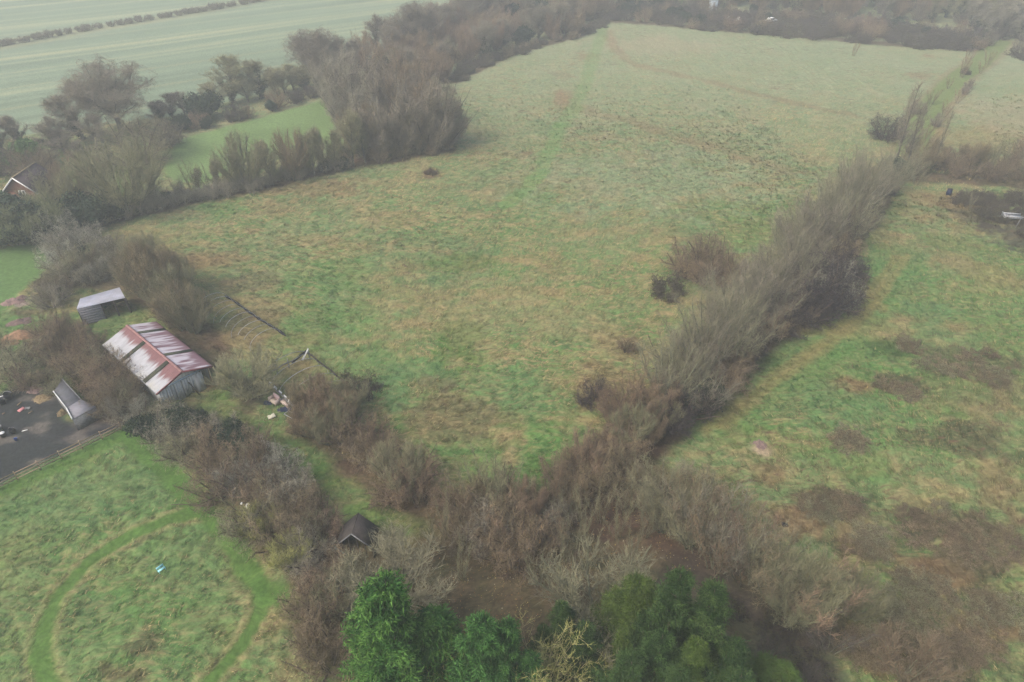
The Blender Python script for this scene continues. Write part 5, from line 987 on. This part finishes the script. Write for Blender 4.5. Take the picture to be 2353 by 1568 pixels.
# ---- post and rail fence
fa, fb = K(-70, 1257), K(306, 1077); L_ = np.linalg.norm(fb-fa); ang = math.atan2(*(fb-fa)[::-1]); fe = root_at('rail_fence', 'brown three rail timber fence between cinder yard and ring field', 'fence', fa, ang)
n_p = int(L_/1.8)
for i in range(n_p+1):
    m = MB(); x_ = i*L_/n_p; m.box(x_-.055, x_+.055, -.05, .05, -.1, 1.22+.03*sin(i*3)); m.build('post', M_['wood'], fe)
for z_ in (.35, .72, 1.08):
    for i in range(0, n_p, 2):
        m = MB(); x0_ = i*L_/n_p-.02; x1_ = min((i+2), n_p)*L_/n_p-.03; m.box(x0_, x1_, -.095, -.055, z_-.05+.012*sin(i*2+z_), z_+.05+.012*sin(i*2+z_)); m.build('rail', M_['wood'], fe)

# ---- gabled house, garden shed
hx = K(48, 505, 0); ho = root_at('gabled_house', 'brick house with dark tiled roof and white barge boards behind the shrubs', 'house', K(50, 481, 3.4)+np.array([0, 0]))
HW2, E2, R2, LN = 2.7, 3.4, 5.9, 6.5
for s in (-1, 1):
    m = MB(); P = [(0, -.3, R2), (s*(HW2+.35), -.3, E2-.3), (s*(HW2+.35), LN, E2-.3), (0, LN, R2)]; m.slab(*(P if s > 0 else P[::-1]), .12); m.build('roof', M_['tile'], ho)
    m = MB(); m.bar((0, -.36, R2-.02), (s*(HW2+.4), -.36, E2-.34), .06, .2); m.build('barge_board', M_['white'], ho)
m = MB(); m.box(-HW2, HW2, 0, LN-.2, -.2, E2-.1); m.v += [(-HW2, .02, E2-.1), (HW2, .02, E2-.1), (0, .02, R2-.15), (-HW2, LN-.22, E2-.1), (HW2, LN-.22, E2-.1), (0, LN-.22, R2-.15)]; m.t = [(8, 9, 10), (13, 12, 11)]; m.build('wall', M_['brick'], ho)
m = MB(); m.bar((0, -.2, R2+.05), (0, LN, R2+.05), .22, .1); m.build('ridge', matte('mossy_ridge', (.22, .18, .10), (.15, .13, .08), 3), ho)
for cx_, cz_ in ((.35, 3.0), (-1.2, 1.0), (1.3, 1.0)):
    m = MB(); fx0, fx1, fz0, fz1 = cx_-.55, cx_+.55, cz_-.6, cz_+.6
    m.box(fx0, fx1, -.07, -.01, fz0, fz0+.12); m.box(fx0, fx1, -.07, -.01, fz1-.12, fz1); m.box(fx0, fx0+.12, -.065, -.012, fz0+.12, fz1-.12); m.box(fx1-.12, fx1, -.065, -.012, fz0+.12, fz1-.12); m.box(cx_-.06, cx_+.06, -.063, -.013, fz0+.12, fz1-.12)
    w_ = m.build('window', M_['white'], ho); m = MB(); m.box(fx0+.1, fx1-.1, -.045, -.02, fz0+.1, fz1-.1); m.build('pane', M_['glass'], w_)
def small_shed(name, label, cat, c, w, d, e, r_, wall, roof, rz=0):
    o = root_at(name, label, cat, c, rz); m = MB(); m.box(-w/2, w/2, -d/2, d/2, -.1, e); m.v += [(-w/2, -d/2, e), (-w/2, d/2, e), (-w/2, 0, r_-.05), (w/2, -d/2, e), (w/2, d/2, e), (w/2, 0, r_-.05)]; m.t = [(8, 9, 10), (13, 12, 11)]; m.build('wall', wall, o)
    for s in (-1, 1): m = MB(); P = [(-w/2-.1, 0, r_), (-w/2-.1, s*(d/2+.15), e-.1), (w/2+.1, s*(d/2+.15), e-.1), (w/2+.1, 0, r_)]; m.slab(*(P[::-1] if s > 0 else P)[::-1], .05); m.build('roof', roof, o)
    m = MB(); m.box(-.35, .35, -d/2-.04, -d/2+.02, -.05, e-.3); m.build('door', M_['greywood'], o); return o
small_shed('garden_shed', 'small grey garden shed beside the reddish bush in the garden', 'shed', K(231, 436), 2.2, 1.6, 1.6, 2.1, M_['greywood'], M_['slate'], .3)
tw = root_at('summer_house', 'tiny pale hut with a pointed pinkish roof in the far wood', 'hut', K(1780, 32)); tz = 1.4
m = MB(); m.box(-1.3, 1.3, -1.3, 1.3, 0, 3.2+tz); m.build('wall', matte('pale_blue_render', (.42, .48, .52), (.34, .4, .44), 2), tw)
m = MB(); m.v = [(-1.7, -1.7, 3.15+tz), (1.7, -1.7, 3.15+tz), (1.7, 1.7, 3.15+tz), (-1.7, 1.7, 3.15+tz), (0, 0, 4.9+tz)]; m.t = [(0, 1, 4), (1, 2, 4), (2, 3, 4), (3, 0, 4)]; m.q = [(0, 3, 2, 1)]; m.build('roof', matte('pinkish_tiles', (.36, .22, .22), (.28, .16, .16), 3), tw)
m = MB(); m.box(-.4, .4, -1.33, -1.28, 0, 2.1+tz); m.build('door', M_['greywood'], tw)
def car(name, label, c, rz, body, z=0):
    o = root_at(name, label, 'car', c, rz, z=z); m = MB(); m.hexa([(-2.1, -.85, .35), (2.1, -.85, .35), (2.1, .85, .35), (-2.1, .85, .35), (-2.15, -.82, .85), (2.0, -.8, .8), (2.0, .8, .8), (-2.15, .82, .85)]); m.hexa([(-1.5, -.78, .853), (1.1, -.78, .853), (1.1, .78, .853), (-1.5, .78, .853), (-1.1, -.62, 1.42), (.45, -.62, 1.45), (.45, .62, 1.45), (-1.1, .62, 1.42)]); m.build('body', body, o)
    m = MB(); m.slab((1.12, -.7, .9), (1.12, .7, .9), (.52, .58, 1.40), (.52, -.58, 1.40), .02); m.build('windscreen', M_['glass'], o)
    for s in (-1, 1): m = MB(); m.slab((-1.3, s*.785, .92), (.95, s*.785, .92), (.4, s*.66, 1.36), (-1.0, s*.66, 1.36), -.02*s); m.build('side_window', M_['glass'], o)
    for x_ in (-1.35, 1.3):
        for s in (-1, 1): m = MB(); m.tube([(x_, s*.86, .33), (x_, s*.68, .33)], .33, 12); m.v += [(x_, s*.86, .33)]; m.t += [(len(m.v)-1, i, (i+1) % 12) for i in range(12)]; m.build('wheel', M_['black'], o)
    return o
car('parked_car', 'pale parked car glinting through the far scrub right of the white bales', K(1926, 60, .8), .5, M_['white'], 1.2)
ft = root_at('farm_trailer', 'grey flat farm trailer in the dark brambles at the right edge', 'trailer', K(2527, 553), radians(-12))
m = MB(); m.box(-1.5, 1.3, -.7, .7, .6, .72); m.box(-1.5, -1.42, -.7, .7, .73, 1.15); m.box(-1.41, 1.3, -.7, -.64, .73, 1.0); m.box(-1.41, 1.3, .64, .7, .73, 1.0); m.build('bed', M_['steel'], ft)
for s in (-1, 1): m = MB(); m.tube([(0, s*.72, .33), (0, s*.88, .33)], .33, 12); m.build('wheel', M_['black'], ft)
m = MB(); m.bar((-1.5, 0, .62), (-2.5, 0, .5), .1); m.build('drawbar', M_['steel'], ft)
car('parked_van', 'bright white vehicle cut by the right edge among dark brambles', K(2576, 560), radians(60), M_['white']); m = MB(); a = K(2537, 573); b = K(2555, 543, 1.3)
m.bar((0, 0, -.1), (*(b-a), 1.6), .09); o = m.build('leaning_pole', M_['greywood'], None, (a[0], a[1], 0)); tag(o, 'pale wooden pole leaning beside the white vehicle', 'pole')
wb = root_at('water_butt', 'dark blue water butt at the foot of the right hand thicket', 'barrel', K(2370, 488)); lathe([(.001, 0), (.38, 0), (.45, .5), (.4, 1.15), (.001, 1.15)], 18).build('body', M_['navy'], wb, smooth=True); m = lathe([(.001, 1.2), (.42, 1.19), (.43, 1.13), (.001, 1.13)], 18); m.build('lid', M_['black'], wb)
# ---- turquoise bench in the ring, tyre in the right field
be = root_at('plastic_bench', 'small turquoise plastic bench in the middle of the grass ring', 'bench', K(406, 1428), radians(52)); be.scale = (.75, .75, .75)
for nm, P in (('seat', (-.42, .42, -.12, .16, .34, .39)), ('backrest', (-.42, .42, .24, .30, .42, .74))): m = MB(); m.box(*P); m.build(nm, M_['cyan'], be)
for x_ in (-.36, .36):
    for y_ in (-.08, .24): m = MB(); m.bar((x_, y_, 0), (x_, y_, .335 if y_ < 0 else .6), .05); m.build('leg', M_['cyan'], be)
def tyre(label, c, R=.36, rz=0):
    m = MB(); nn, k_ = 20, 8
    for i in range(nn):
        a = 2*pi*i/nn
        for j in range(k_): b = 2*pi*j/k_; rr = R+.12*cos(b); m.v.append((rr*cos(a), rr*sin(a), .13+.12*sin(b)))
    for i in range(nn):
        for j in range(k_): m.q.append((i*k_+j, ((i+1) % nn)*k_+j, ((i+1) % nn)*k_+(j+1) % k_, i*k_+(j+1) % k_))
    o = m.build('old_tyre', M_['black'], None, (c[0], c[1], float(z0(*c))+.05), rz, True); return tag(o, label, 'tyre')
tyre('small black tyre lying at the edge of the see-through trees in the right field', K(1961, 1313), .17)


# ------------------------------------------------------------------ the misty air
hb = MB(); hb.box(-1700, 1700, -1700, 1700, -2.5, 56)
hm = bpy.data.materials.new("misty_air"); hm.use_nodes = True; hn = hm.node_tree.nodes; hn.clear()
pv = hn.new("ShaderNodeVolumePrincipled"); pv.inputs['Density'].default_value = HAZE_DENSITY; pv.inputs['Color'].default_value = (*HAZE_COLOR, 1); pv.inputs['Anisotropy'].default_value = 0.2
ho = hn.new("ShaderNodeOutputMaterial"); hm.node_tree.links.new(pv.outputs[0], ho.inputs['Volume'])
hz = hb.build("haze", hm); tag(hz, "thin pale winter mist lying over all of the fields", "haze", kind='stuff')
